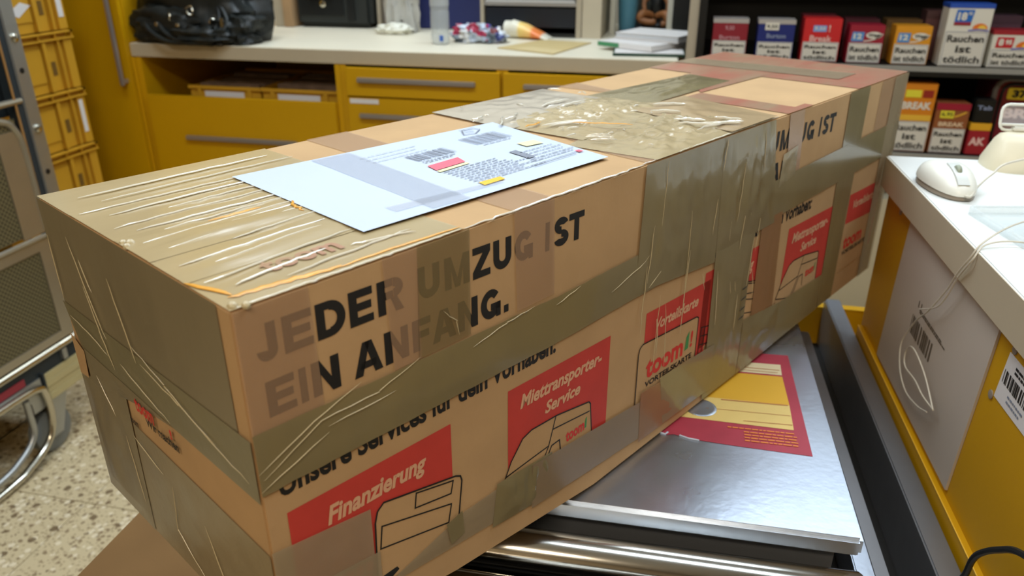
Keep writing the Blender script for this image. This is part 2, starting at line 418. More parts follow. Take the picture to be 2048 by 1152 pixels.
CV = thing('roller_conveyor', 'steel roller conveyor table in front of the parcel scale', 'conveyor', (.2129, .6622, 0), math.radians(1.9))
for k, yy in enumerate((-.0265, -.098, -.169, -.240, -.311, -.382)):
    r = .0245 if k == 0 else .0245
    MB().lathe([(.008, -.585), (.008, -.5805), (r, -.580), (r, -.578), (r, -.004), (r-.002, -.001), (.008, 0), (.008, .012)], 32,
               Matrix.Translation((0, yy, .6965)) @ Matrix.Rotation(PI/2, 4, 'Y')).build('roller', STEEL_L, CV, smooth=True)
bx('bed_plate', BLACKM, CV, -.60, .03, -.44, .62, .592, .6)
bx('side_rail', STEEL_D, CV, .040, .058, -.46, .66, .55, .645, bev=.002)
bx('inner_rail', STEEL, CV, .0185, .0385, -.46, .60, .601, .652, bev=.0015)
bx('channel_floor', BLACKM, CV, .0585, .1065, -.46, .79, .55, .556)
bx('outer_lip', STEEL_D, CV, .107, .1355, -.46, .80, .50, .650, bev=.002, label='flat steel lip along the desk')
bx('side_rail', STEEL_D, CV, -.602, -.588, -.46, .62, .55, .70, bev=.002)
for xx in (-.59, .05):
    for yy in (-.42, .55): bx('leg', STEEL_D, CV, xx, xx+.04, yy, yy+.04, 0, .548)
bx('cross_beam', STEEL_D, CV, -.549, .045, .47, .50, .5, .549)

# yellow cross board behind the channel, low yellow cabinet under it
t = thing('yellow_cross_board', 'upright yellow board closing off the steel channel at its far end', 'board', (.30, 1.472, 0))
bx('board', YEL2, t, -.22, .24, 0, .018, 0, .625)
bx('top_edge', YEL, t, -.22, .24, -.0005, .0185, .6255, .628)

# ---------------------------------------------------------------- the carton
L, W, HT = 1.175, .32, .35
ang = math.atan2(math.cos(math.radians(30.07)), math.sin(math.radians(30.07)))
BXO = thing('long_taped_carton', 'long cardboard carton made of two moving boxes wrapped in packing tape', 'carton', (-.2517, .3599, .7472), ang)
# side profile (s, t): the bottom rises towards the near end
prof = [(0, 0), (.30, 0), (.58, .0), (.9, 0), (L, 0), (L, .342), (.93, .343), (.60, .3495), (.375, .3495), (.17, .325), (.06, .304), (0, .292)]
def wid(s): return -0.0+.0*s, W+.008*(s/L)
bm = bmesh.new(); ring0 = []; ring1 = []
for s, t_ in prof:
    a, b = wid(s); ring0.append(bm.verts.new((s, a, HT-t_))); ring1.append(bm.verts.new((s, b, HT-t_)))
n = len(prof)
f0 = bm.faces.new(ring0); f1 = bm.faces.new(ring1[::-1])
for i in range(n): bm.faces.new((ring0[(i+1) % n], ring0[i], ring1[i], ring1[(i+1) % n]))
bmesh.ops.recalc_face_normals(bm, faces=bm.faces[:])
sharp = [e for e in bm.edges if len(e.link_faces) == 2 and e.calc_face_angle() > .9]
bmesh.ops.bevel(bm, geom=sharp, offset=.0016, segments=2, affect='EDGES')
me = bpy.data.meshes.new('cardboard_body'); bm.to_mesh(me); bm.free(); me.materials.append(CARD)
body = bpy.data.objects.new('cardboard_body', me); COL.objects.link(body); body.parent = BXO
fF = lambda s, t_, h: Vector((s, -h, HT-t_))                 # long face: s along, t down
fFu = lambda s, u, h: Vector((s, -h, HT+u))                  # same, u = -t (for writing)
fT = lambda s, w, h: Vector((s, w, HT+h))                    # top
fE = lambda w, t_, h: Vector((-h, w, HT-t_))                 # near end: w from the near corner, t down
fEr = lambda a, u, h: Vector((-h, -a, HT+u))                 # near end for writing, a = -w

ROW1 = [('J', .0125, .027), ('E', .0315, .0530), ('D', .0560, .0790), ('E', .0820, .1020), ('R', .1060, .1290), ('U', .1430, .1640), ('M', .1690, .1950), ('Z', .1985, .2180), ('U', .2215, .2425), ('G', .2465, .2690), ('I', .2850, .2905), ('S', .2965, .3165), ('T', .3170, .3385)]
ROW2 = [('E', .0145, .0350), ('I', .0385, .0440), ('N', .0480, .0700), ('A', .0815, .1065), ('N', .1090, .1310), ('F', .1350, .1530), ('A', .1545, .1790), ('N', .1815, .2030), ('G', .2065, .2295), ('.', .2335, .2390)]
def glyph(ch, w, h, t):
    # block letters as polygons in a w x h cell, stroke t
    q = lambda a, b, c, d: [(a, b), (c, b), (c, d), (a, d)]
    def arc(cx, cy, rx, ry, a0, a1, n=12):
        out = []; 
        for i in range(n):
            A = math.radians(a0+(a1-a0)*i/n); B = math.radians(a0+(a1-a0)*(i+1)/n)
            ix, iy = rx-t, ry-t
            pp = [(cx+rx*math.cos(A), cy+ry*math.sin(A)), (cx+rx*math.cos(B), cy+ry*math.sin(B)), (cx+ix*math.cos(B), cy+iy*math.sin(B)), (cx+ix*math.cos(A), cy+iy*math.sin(A))]
            out.append(pp if a1 > a0 else pp[::-1])
        return out
    u = t*.86
    if ch == 'I': return [q(0, 0, w, h)]
    if ch == '.': return [q(0, 0, w, t)]
    if ch == 'E': return [q(0, 0, t, h), q(t, 0, w, u), q(t, h-u, w, h), q(t, h/2-u/2+.0003, w*.93, h/2+u/2+.0003)]
    if ch == 'F': return [q(0, 0, t, h), q(t, h-u, w, h), q(t, h/2-u/2, w*.9, h/2+u/2)]
    if ch == 'T': return [q(0, h-u, w, h), q(w/2-t/2, 0, w/2+t/2, h-u)]
    if ch == 'Z': return [q(0, 0, w, u), q(0, h-u, w, h), [(0, u), (t*1.25, u), (w, h-u), (w-t*1.25, h-u)]]
    if ch == 'N': return [q(0, 0, t, h), q(w-t, 0, w, h), [(t, h), (t, h-t*1.6), (w-t, 0), (w-t, t*1.6)]]
    if ch == 'M': return [q(0, 0, t, h), q(w-t, 0, w, h), [(t, h), (t, h-t*1.7), (w/2-t*.4, 0), (w/2+t*.35, 0)], [(w/2-t*.35, 0), (w/2+t*.4, 0), (w-t, h-t*1.7), (w-t, h)]]
    if ch == 'A': return [[(0, 0), (t*1.05, 0), (w/2+t*.35, h), (w/2-t*.6, h)], [(w-t*1.05, 0), (w, 0), (w/2+t*.6, h), (w/2-t*.35, h)], q(w*.22, h*.2, w*.78, h*.2+u*.95)]
    if ch == 'U': return [q(0, w/2, t, h), q(w-t, w/2, w, h)]+arc(w/2, w/2, w/2, w/2, 180, 360)
    if ch == 'J': return [q(w-t, w/2, w, h)]+arc(w/2, w/2, w/2, w/2, 175, 360)
    if ch == 'D': return [q(0, 0, t, h), q(t, 0, w*.45, u), q(t, h-u, w*.45, h)]+arc(w*.45, h/2, w*.55, h/2, -90, 90)
    if ch == 'R': return [q(0, 0, t, h), q(t, h-u, w*.6, h), q(t, h*.42, w*.6, h*.42+u)]+arc(w*.62, h*.71, w*.38, h*.29, -90, 90)+[[(w*.50, h*.42), (w*.74, h*.45), (w, 0), (w-t*1.1, 0)]]
    if ch == 'G': return arc(w/2, h/2, w/2, h/2, 38, 345, 20)+[q(w/2, h*.5-u, w, h*.5), q(w-t*.8, 0, w, h*.5)]
    if ch == 'S': return arc(w/2, h*.725, w/2*.95, h*.275+.0004, 20, 270, 14)+arc(w/2, h*.285, w/2, h*.285, 90, -165, 14)
    return []
# --- prints of the two joined boxes (period .56 m)
P_ = .561
def rr(x0, y0, x1, y1, r, skew=0):
    pts = []
    for cx, cy, a0 in ((x0+r, y0+r, 180), (x1-r, y0+r, 270), (x1-r, y1-r, 0), (x0+r, y1-r, 90)):
        for k in range(4):
            a = math.radians(a0+k*30); pts.append((cx+r*math.cos(a), cy+r*math.sin(a)))
    return pts
for q, off in enumerate((0, P_)):
    for row, base, y1_ in ((ROW1, .0408, .0165), (ROW2, .0812, .0560)):
        k = MB()
        for ch, x0, x1 in row:
            for pl_ in glyph(ch, x1-x0, .0262, .0068):
                k.add([fFu(off+x0+p, -(base+.020*(x0+p-.013))+q_, .0003) for p, q_ in pl_], [tuple(range(len(pl_)))])
        k.build('slogan_lettering', INK, BXO, fix=False)
    text('service_line', 'Unsere Services f\u00fcr dein Vorhaben:', INK, BXO, fFu, off+.013, off+.303, -.1455, -.1255, bold=.034, slope=-.023, h=.0003)
    for (x0, y0, x1, y1) in ((.016, .160, .169, .262), (.238, .165, .3905, .285), (.455, .168, .592, .285)):
        poly('red_print_panel', [(off+x0, y0), (off+x0, y1), (min(off+x1, L-.002), y1+.003), (min(off+x1, L-.002), y0+.004)], REDINK, BXO, fF, .0003)
    text('panel_lettering', 'Finanzierung', CREAMINK, BXO, fFu, off+.046, off+.141, -.196, -.174, bold=.034, shear=.25, h=.0006, slope=-.03)
    text('panel_lettering', 'Miettransporter-', CREAMINK, BXO, fFu, off+.254, off+.377, -.196, -.1765, bold=.034, shear=.25, h=.0006, slope=-.03)
    text('panel_lettering', 'Service', CREAMINK, BXO, fFu, off+.289, off+.343, -.214, -.200, bold=.034, shear=.25, h=.0006, slope=-.03)
    text('panel_lettering', 'Vorteilskarte', CREAMINK, BXO, fFu, off+.475, off+.566, -.196, -.182, bold=.034, shear=.25, h=.0006, slope=-.02)
    # bank card drawing
    cardp = [(off+.0835, .280), (off+.0865, .215), (off+.0895, .205), (off+.096, .200), (off+.172, .2185), (off+.1775, .2215), (off+.179, .227), (off+.172, .280)]
    poly('card_drawing', cardp, CARD, BXO, fF, .0006)
    k = MB(); ribbon(k, cardp[::-1], .0016, fF, .0009)
    ribbon(k, [(off+.1285, .2105), (off+.169, .2215), (off+.166, .2335), (off+.1265, .2245)], .0014, fF, .0009, closed=True)
    ribbon(k, [(off+.0925, .2215), (off+.166, .2445), (off+.162, .2625), (off+.0895, .2425)], .0014, fF, .0009, closed=True)
    for i in range(5): ribbon(k, [(off+.018, .232+.012*i), (off+.082, .247+.012*i)], .0012, fF, .0009)
    for i in range(8): ribbon(k, [(off+.020+.009*i, .232+.002*i), (off+.014+.009*i, .290)], .0012, fF, .0009)
    k.build('card_outline', INK, BXO, fix=False)
    poly('card_shadow_mark', [(off+.0885, .271), (off+.104, .271), (off+.106, .275), (off+.092, .281), (off+.088, .279)], INK, BXO, fF, .0009)
    # van drawing
    van = [(off+.228, .268), (off+.2415, .243), (off+.2575, .225), (off+.270, .2215), (off+.3065, .2235), (off+.358, .2325), (off+.361, .236), (off+.368, .300), (off+.228, .300)]
    poly('van_drawing', van, CARD, BXO, fF, .0006)
    k = MB(); ribbon(k, van[:8], .0015, fF, .0009)
    ribbon(k, [(off+.2335, .2565), (off+.2735, .2545), (off+.2955, .2535), (off+.3055, .2235)], .0014, fF, .0009)
    ribbon(k, [(off+.228, .268), (off+.278, .282), (off+.2955, .2535)], .0014, fF, .0009)
    ribbon(k, [(off+.282, .286), (off+.300, .2555), (off+.312, .255), (off+.315, .275)], .0016, fF, .0009)
    ribbon(k, [(off+.3015, .237), (off+.3600, .2445)], .0014, fF, .0009)
    k.build('van_outline', INK, BXO, fix=False)
    text('van_lettering', 'toom', REDINK2, BXO, fFu, off+.322, off+.352, -.264, -.2515, bold=.035, h=.0009)
    poly('van_leaf_mark', [(off+.3525, .262), (off+.3535, .251), (off+.356, .249), (off+.3555, .262)], GREENINK, BXO, fF, .0009)
    # bonus card drawing
    if off:
        poly('bonus_card_drawing', [(off+.447, .300), (off+.447, .222), (off+.455, .216), (off+.577, .224), (off+.581, .30)], CARD, BXO, fF, .0006)
        text('card_lettering', 'toom', REDINK2, BXO, fFu, off+.462, off+.540, -.262, -.240, bold=.035, h=.0009, slope=-.02)
        text('card_lettering', 'VORTEILSKARTE', INK, BXO, fFu, off+.462, off+.562, -.272, -.2645, bold=.03, h=.0009, slope=-.02)
    if off == 0:
        c3 = [(.4445, .300), (.4445, .215), (.4465, .2075), (.452, .204), (.566, .2125), (.5705, .2155), (.571, .300)]
        poly('bonus_card_drawing', c3, CARD, BXO, fF, .0006)
        k = MB(); ribbon(k, c3, .0016, fF, .0009); k.build('bonus_card_outline', INK, BXO, fix=False)
        text('card_lettering', 'toom', REDINK2, BXO, fFu, .462, .540, -.253, -.229, bold=.035, h=.0009, slope=-.02)
        text('card_lettering', '!', REDINK2, BXO, fFu, .556, .561, -.250, -.228, bold=.03, h=.0009)
        text('card_lettering', 'VORTEILSKARTE', INK, BXO, fFu, .462, .562, -.264, -.2565, bold=.03, h=.0009, slope=-.02)
        poly('leaf_mark', [(.544, .250), (.546, .232), (.552, .226), (.552, .249)], GREENINK, BXO, fF, .0009)

# --- tape on the long face
def tf(name, quad, m, h, **k): return grid_strip('packing_tape', quad, m, BXO, fF, h=h, **k)
E_ = .0006
tf('a', [(0, 0), (.0525, 0), (.0545, .090), (0, .090)], TAPE_P, .0011)
tf('b', [(.1115, 0), (.143, 0), (.142, .090), (.116, .090)], TAPE_P, .0011)
grid_strip('packing_tape', [(.143, 0), (.195, 0), (.194, .090), (.139, .090)], mat('olive_tape_over_print', (140, 122, 86), .25, var=.12, vscale=14, bump=.25, bscale=30, alpha=.62), BXO, fF, h=.0011)
tf('c', [(.245, 0), (.295, 0), (.298, .090), (.249, .090)], TAPE_P, .0011)
# horizontal band round the lid, both boxes
tf('d', [(0, .088), (.30, .094), (.30, .1415), (0, .1360)], TAPE_O, .0016, nx=26, ny=6, amp=.0006, sc_=(14, 60), seed=2, edgew=.0008)
tf('e', [(.30, .094), (.66, .088), (.66, .137), (.30, .1415)], TAPE_O, .0016, nx=26, ny=6, amp=.0006, sc_=(14, 60), seed=3, edgew=.0008)
tf('f', [(.66, .082), (L, .076), (L, .128), (.66, .136)], TAPE_O, .0016, nx=20, ny=5, amp=.0005, sc_=(14, 60), seed=4, edgew=.0008)
# crumpled wraps round the joint of the two boxes
grid_strip('tape_wrap', [(.432, 0), (.585, 0), (.592, .15), (.427, .135)], TAPE_O, BXO, fF, h=.0020, nx=30, ny=24, amp=.0018, sc_=(46, 12), seed=5)
grid_strip('tape_wrap', [(.583, 0), (.705, 0), (.742, .14), (.592, .14)], TAPE_O, BXO, fF, h=.0022, nx=26, ny=24, amp=.0028, sc_=(40, 14), seed=6)
grid_strip('tape_wrap', [(.592, .135), (.690, .135), (.690, .345), (.600, .345)], TAPE_O, BXO, fF, h=.0022, nx=20, ny=26, amp=.0020, sc_=(44, 10), seed=7)
grid_strip('tape_wrap', [(.708, .13), (.765, .13), (.785, .343), (.715, .343)], mat('brown_tape', (150, 112, 76), .25, var=.1, bump=.2, alpha=.9), BXO, fF, h=.0018, nx=12, ny=18, amp=.0010, sc_=(44, 10), seed=8)
grid_strip('tape_wrap', [(.690, .262), (.80, .275), (.80, .343), (.690, .345)], TAPE_O, BXO, fF, h=.0026, nx=14, ny=12, amp=.0025, sc_=(30, 40), seed=9)
grid_strip('packing_tape', [(.746, 0), (.788, 0), (.800, .095), (.765, .12)], mat('pinkish_tape_solid', (170, 138, 110), .25, var=.07, bump=.15, alpha=.95), BXO, fF, h=.0012)
grid_strip('packing_tape', [(.742, .050), (.782, .045), (.786, .085), (.740, .093)], FILM, BXO, fF, h=.0020, nx=10, ny=10, amp=.0015, seed=12)
tf('h', [(.938, 0), (1.012, 0), (1.010, .34), (.955, .34)], TAPE_O, .0012, nx=10, ny=24, amp=.0006, sc_=(40, 8), seed=10)
tf('i', [(1.062, 0), (L, 0), (L, .115), (1.062, .115)], TAPE_P, .0010)
tf('j', [(1.115, 0), (L, 0), (L, .34), (1.12, .34)], TAPE_G, .0020, nx=8, ny=20, amp=.0006, sc_=(40, 8), seed=11)
# band round the foot of the box, rising to the left, in several lengths
tf('k', [(0, .185), (.083, .198), (.083, .246), (0, .236)], TAPE_G, .0014, nx=16, ny=8, amp=.0007, sc_=(30, 50), seed=13)
tf('k2', [(0, .230), (.088, .243), (.088, .300), (0, .290)], TAPE_G, .0019, nx=16, ny=8, amp=.0007, sc_=(30, 50), seed=23)
tf('l', [(.088, .283), (.180, .262), (.228, .262), (.228, .300), (.15, .312)][0:4], TAPE_G, .0014, nx=16, ny=8, amp=.0007, sc_=(30, 50), seed=14)
grid_strip('packing_tape', [(.158, .262), (.177, .258), (.179, .284), (.163, .287)], TAPE_O, BXO, fF, h=.0026)
tf('m', [(.222, .256), (.30, .262), (.30, .314), (.215, .303)], TAPE_O, .0018, nx=18, ny=10, amp=.0022, sc_=(60, 20), seed=15)
grid_strip('packing_tape', [(.270, .262), (.472, .279), (.472, .329), (.270, .314)], mat('grey_tape_solid', (142, 122, 96), .25, var=.08, bump=.15, alpha=.95), BXO, fF, h=.0024, nx=20, ny=5, amp=.0004, sc_=(14, 60), seed=16, edgew=.0006)
grid_strip('packing_tape', [(.452, .266), (.55, .272), (.55, .335), (.455, .333)], mat('brown_tape', (150, 112, 76), .25), BXO, fF, h=.0028, nx=12, ny=8, amp=.0006, sc_=(20, 30), seed=17)
tf('n', [(.49, .262), (.62, .268), (.62, .335), (.505, .332)], TAPE_O, .0032, nx=16, ny=8, amp=.0008, sc_=(20, 30), seed=18)
tf('o', [(.78, .275), (.95, .28), (.95, .34), (.78, .343)], TAPE_O, .0022, nx=14, ny=8, amp=.0008, sc_=(20, 30), seed=19)

# long pale creases on the long face
k = CR()
for i, pts in enumerate(([(-.0, .118), (.045, .098), (.085, .085)], [(.003, .124), (.05, .100), (.10, .100), (.14, .088)], [(.0, .132), (.055, .112)],
                         [(.055, .108), (.115, .106)], [(.195, .102), (.235, .095), (.27, .092)], [(.30, .102), (.335, .094)], [(.385, .118), (.432, .106), (.45, .098)],
                         [(.165, .058), (.178, .072), (.181, .085)], [(.452, .136), (.478, .12)])):
    crease(k, pts if len(pts) > 4 else sum([wob(pts[j], pts[j+1], 4, .0006, i+j) for j in range(len(pts)-1)], []), .0010, .0006, fF, .0021)
k.build('tape_crease', CREASE_D, BXO, smooth=True, fix=False, kind=None)
k = CR(); rnd = random.Random(5)
for i in range(26):
    s = rnd.uniform(.435, .70); t0 = rnd.uniform(.0, .22); dt = rnd.uniform(.02, .09)
    if t0+dt > .33: continue
    crease(k, wob((s, t0), (s+rnd.uniform(-.006, .01), t0+dt), 6, .0010, i), rnd.uniform(.0006, .0013), .0006, fF, .0034)
k.build('tape_crease', CREASE_D, BXO, smooth=True, fix=False)
k = CR()
for y_ in (.213, .228, .243, .256): crease(k, wob((.672, y_), (.688, y_-.002), 3, .0003, y_*99), .0016, .0006, fF, .0034)
k.build('staple_mark', BLACKM, BXO, smooth=True, fix=False)

# --- top: tape zones
TT = lambda quad, m, h, **k: grid_strip('packing_tape', quad, m, BXO, fT, h=h, **k)
TT([(0, 0), (.190, 0), (.188, .06), (0, .062)], TAPE_T, .0008, nx=22, ny=10, amp=.0009, sc_=(8, 60), seed=31)
TT([(0, .055), (.160, .055), (.150, .115), (0, .11)], TAPE_T, .0013, nx=22, ny=10, amp=.0012, sc_=(8, 70), seed=32)
TT([(0, .105), (.150, .105), (.145, .17), (0, .165)], TAPE_T, .0018, nx=24, ny=12, amp=.0018, sc_=(8, 80), seed=33)
TT([(0, .16), (.180, .16), (.215, .25), (0, .25)], TAPE_T, .0013, nx=22, ny=10, amp=.0012, sc_=(8, 70), seed=34)
TT([(0, .245), (.215, .245), (.215, .321), (0, .321)], TAPE_T, .0008, nx=22, ny=8, amp=.0007, sc_=(8, 60), seed=35)
TT([(.245, 0), (.295, 0), (.295, .05), (.245, .05)], TAPE_P, .0008)
TT([(.263, .22), (.315, .22), (.318, .321), (.265, .321)], TAPE_P, .0008)
# crumpled film over the joint
grid_strip('crumpled_tape_patch', [(.452, 0), (.70, 0), (.70, .16), (.435, .10)], TAPE_T, BXO, fT, h=.0012, nx=70, ny=44, amp=.0034, sc_=(34, 50), seed=41)
grid_strip('crumpled_tape_patch', [(.437, 0), (.50, 0), (.46, .12), (.440, .06)], TAPE_P, BXO, fT, h=.0010)
grid_strip('crumpled_tape_patch', [(.462, .10), (.70, .13), (.66, .25), (.450, .23)], TAPE_T, BXO, fT, h=.0018, nx=70, ny=44, amp=.0046, sc_=(38, 44), seed=42)
grid_strip('crumpled_tape_patch', [(.445, .19), (.66, .20), (.655, .323), (.445, .321)], mat('milky_grey_film', (188, 178, 160), .15, var=.08, vscale=16, bump=.4, bscale=20, alpha=.9), BXO, fT, h=.0024, nx=30, ny=20, amp=.0028, sc_=(26, 26), seed=43)
grid_strip('crumpled_tape_patch', [(.66, .155), (.90, .165), (.91, .24), (.66, .25)], TAPE_O, BXO, fT, h=.0016, nx=40, ny=16, amp=.0028, sc_=(12, 50), seed=44)
grid_strip('crumpled_tape_patch', [(.60, 0), (.712, 0), (.745, .15), (.62, .15)], mat('tan_tape_plain', (176, 152, 116), .22, var=.1, bump=.3, alpha=.92), BXO, fT, h=.0030, nx=20, ny=20, amp=.0022, sc_=(34, 18), seed=45)
# reddish zone on the second box (red print under milky tape)
TT([(.742, 0), (.786, 0), (.79, .15), (.745, .15)], TAPE_R, .0008)
TT([(.786, .0), (.815, 0), (.815, .012), (.786, .012)], TAPE_R, .0009)
TT([(.97, 0), (L, 0), (L, .16), (.97, .16)], TAPE_R, .0008, nx=24, ny=14, amp=.0005, sc_=(10, 60), seed=46)
TT([(.79, .150), (L, .150), (L, .245), (.90, .245)], TAPE_R, .0012, nx=24, ny=10, amp=.0006, sc_=(10, 60), seed=47)
TT([(.925, .24), (L, .24), (L, .327), (.925, .326)], TAPE_R, .0010, nx=24, ny=10, amp=.0005, sc_=(10, 60), seed=48)
TT([(.70, .24), (.72, .24), (.735, .324), (.69, .324)], TAPE_P, .0012)
grid_strip('packing_tape', [(1.02, .05), (1.09, .05), (1.06, .325), (1.00, .325)], TAPE_G, BXO, fT, h=.0022)
# streak creases running along the top
top_cr = [((.02, .285), (.20, .290)), ((.03, .262), (.215, .268)), ((.005, .240), (.16, .243)), ((.02, .222), (.17, .226)), ((.06, .205), (.165, .208)),
          ((.01, .188), (.15, .192)), ((.02, .171), (.15, .174)), ((.035, .158), (.145, .162)), ((.012, .142), (.145, .149)), ((.03, .133), (.15, .141)),
          ((.02, .120), (.155, .131)), ((.06, .104), (.14, .112)), ((.01, .084), (.13, .092)), ((.03, .072), (.12, .082)), ((.008, .046), (.13, .058)),
          ((.02, .030), (.095, .040)), ((.05, .018), (.16, .026)), ((.11, .032), (.16, .020))]
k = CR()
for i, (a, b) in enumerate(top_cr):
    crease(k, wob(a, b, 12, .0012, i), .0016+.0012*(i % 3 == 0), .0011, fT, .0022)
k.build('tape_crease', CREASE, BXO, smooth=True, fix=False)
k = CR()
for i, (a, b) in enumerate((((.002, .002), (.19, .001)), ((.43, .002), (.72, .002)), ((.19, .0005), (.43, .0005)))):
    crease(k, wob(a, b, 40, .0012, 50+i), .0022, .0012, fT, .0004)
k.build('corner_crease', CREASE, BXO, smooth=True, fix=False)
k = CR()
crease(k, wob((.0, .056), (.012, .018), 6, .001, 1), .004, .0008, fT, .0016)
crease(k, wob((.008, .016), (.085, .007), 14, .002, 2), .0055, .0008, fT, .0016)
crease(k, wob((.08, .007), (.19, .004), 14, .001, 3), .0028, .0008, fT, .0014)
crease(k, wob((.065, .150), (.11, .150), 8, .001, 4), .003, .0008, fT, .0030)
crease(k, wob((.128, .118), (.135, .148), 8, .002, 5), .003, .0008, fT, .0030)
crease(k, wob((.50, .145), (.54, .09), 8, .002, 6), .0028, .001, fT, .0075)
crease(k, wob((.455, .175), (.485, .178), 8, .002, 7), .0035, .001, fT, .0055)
k.build('orange_glint_crease', GLINT, BXO, smooth=True, fix=False)  # warm glints drawn as amber-coloured folds
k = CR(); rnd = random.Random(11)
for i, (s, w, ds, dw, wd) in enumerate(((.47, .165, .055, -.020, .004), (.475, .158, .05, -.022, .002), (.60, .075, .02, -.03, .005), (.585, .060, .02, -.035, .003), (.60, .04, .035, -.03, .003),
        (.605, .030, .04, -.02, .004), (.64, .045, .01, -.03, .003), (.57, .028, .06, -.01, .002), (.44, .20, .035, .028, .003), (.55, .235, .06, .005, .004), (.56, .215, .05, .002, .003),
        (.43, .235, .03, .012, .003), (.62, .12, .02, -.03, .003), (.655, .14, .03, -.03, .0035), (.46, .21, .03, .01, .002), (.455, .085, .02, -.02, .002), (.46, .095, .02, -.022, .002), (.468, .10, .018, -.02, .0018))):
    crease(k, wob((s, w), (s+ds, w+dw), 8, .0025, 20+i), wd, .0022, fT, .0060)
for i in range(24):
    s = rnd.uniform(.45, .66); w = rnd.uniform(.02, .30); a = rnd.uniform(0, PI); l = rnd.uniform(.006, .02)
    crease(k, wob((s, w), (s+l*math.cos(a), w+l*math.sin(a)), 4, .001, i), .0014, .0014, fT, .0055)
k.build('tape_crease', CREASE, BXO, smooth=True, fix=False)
# torn corner bits at the near top edge
for (w, s_, r) in ((.150, .006, .004), (.146, .002, .003), (.155, .003, .003), (.004, .004, .0035), (-.001, .010, .003)):
    MB().lathe([(.0005, -r*.6), (r, -.0), (r*.7, r*.5), (.0005, r*.7)], 7, Matrix.Translation((s_, w, HT+.0015)) @ Matrix.Rotation(.7, 4, 'X')).build('frayed_tape_bit', CREASE_D, BXO)
# red lettering faintly under the tape on top
text('faint_red_mark', 'toom', TAPE_R, BXO, fT, .045, .105, .030, .050, bold=.03, h=.0024)

# --- near end: tape everywhere except a slanting bare strip
TE = lambda quad, m, h, **k: grid_strip('packing_tape', quad, m, BXO, fE, h=h, **k)
TEO = mat('end_tape', (136, 124, 96), .3, var=.12, vscale=9, bump=.25, bscale=22, alpha=.93, stretch=(1, 1, .3))
TE([(.016, 0), (.321, 0), (.318, .100), (.016, .098)], TEO, .0008, nx=30, ny=14, amp=.0007, sc_=(34, 8), seed=61)
TE([(0, .092), (.321, .096), (.300, .137), (0, .1425)], mat('end_tape_green', (128, 120, 90), .3, var=.1, bump=.2, alpha=.95), .0014, nx=30, ny=8, amp=.0006, sc_=(14, 40), seed=62)
TE([(.125, .140), (.296, .135), (.296, .175), (.205, .150)], TEO, .0018, nx=16, ny=8, amp=.001, sc_=(30, 30), seed=63)
TE([(0, .188), (.215, .178), (.225, .300), (0, .300)][::1], mat('end_tape_light', (150, 136, 106), .3, var=.14, vscale=9, bump=.25, alpha=.93), .0010, nx=28, ny=14, amp=.0014, sc_=(20, 20), seed=64)
TE([(.215, .150), (.322, .170), (.322, .300), (.222, .300)], TEO, .0016, nx=16, ny=16, amp=.0022, sc_=(26, 14), seed=65)
k = CR()
for i, pts in enumerate(([(.262, .02), (.24, .07), (.225, .10)], [(.245, .035), (.232, .060)], [(.305, .105), (.26, .110), (.23, .118)], [(.25, .060), (.236, .095), (.222, .128)],
                         [(.175, .085), (.12, .10), (.06, .118), (.008, .128)], [(.205, .115), (.17, .125), (.125, .135)], [(.16, .098), (.10, .108), (.05, .118)],
                         [(.19, .035), (.175, .075), (.168, .10)], [(.215, .190), (.165, .205)], [(.275, .155), (.245, .19)], [(.31, .03), (.31, .09)], [(.235, .20), (.225, .27)], [(.10, .22), (.07, .29)], [(.15, .21), (.16, .26), (.12, .29)])):
    crease(k, sum([wob(pts[j], pts[j+1], 5, .0008, i+j+80) for j in range(len(pts)-1)], []), .0009, .0006, fE, .0028)
k.build('tape_crease', CREASE_D, BXO, smooth=True, fix=False)
text('end_lettering', 'toom', REDINK2, BXO, fEr, -.192, -.158, -.1535, -.140, bold=.03, h=.0032)
text('end_lettering', 'Wir machen', INK, BXO, fEr, -.178, -.120, -.1625, -.1535, bold=.03, h=.0024, slope=.02)
text('end_lettering', 'toom', INK, BXO, fEr, -.214, -.198, -.1750, -.1690, bold=.03, h=.0024)
text('end_lettering', '!', REDINK2, BXO, fEr, -.132, -.128, -.1530, -.1440, bold=.03, h=.0024)
poly('bare_corner_patch', [(.294, .138), (.320, .128), (.320, .170), (.300, .168)], CARD, BXO, fE, .0024)

# --- address sheet on top
ps = [(.137, .245), (.131, .044), (.422, .037), (.454, .226)]
sheet = grid_strip('address_sheet', ps, PAPER, BXO, fT, h=.0032, nx=20, ny=16, amp=.0004, sc_=(9, 9), seed=70)
G = .0042
def gt(name, quad, m, h=G): grid_strip(name, quad, m, BXO, fT, h=h)
gt('clear_tape_strip', [(.215, .237), (.258, .234), (.240, .043), (.200, .045)], PAPER_T)
gt('clear_tape_strip', [(.175, .075), (.29, .060), (.29, .052), (.175, .06)], mat('tape_sheen_warm', (190, 192, 200), .2, alpha=.3))
def barcode(fr_, a0, a1, b0, b1, slope, parent, m, nm, h, seed, n=34):
    r = random.Random(seed); k = MB(); a = a0
    ws = [r.choice((1, 1, 2, 3)) for _ in range(n*2)]; tot = sum(ws); u = (a1-a0)/tot
    for i, w in enumerate(ws):
        if i % 2 == 0:
            y = slope*(a-a0)
            k.add([fr_(a, b0+y, h), fr_(a+w*u, b0+y, h), fr_(a+w*u, b1+y, h), fr_(a, b1+y, h)], [(0, 1, 2, 3)])
        a += w*u
    return k.build(nm, m, parent, fix=False)
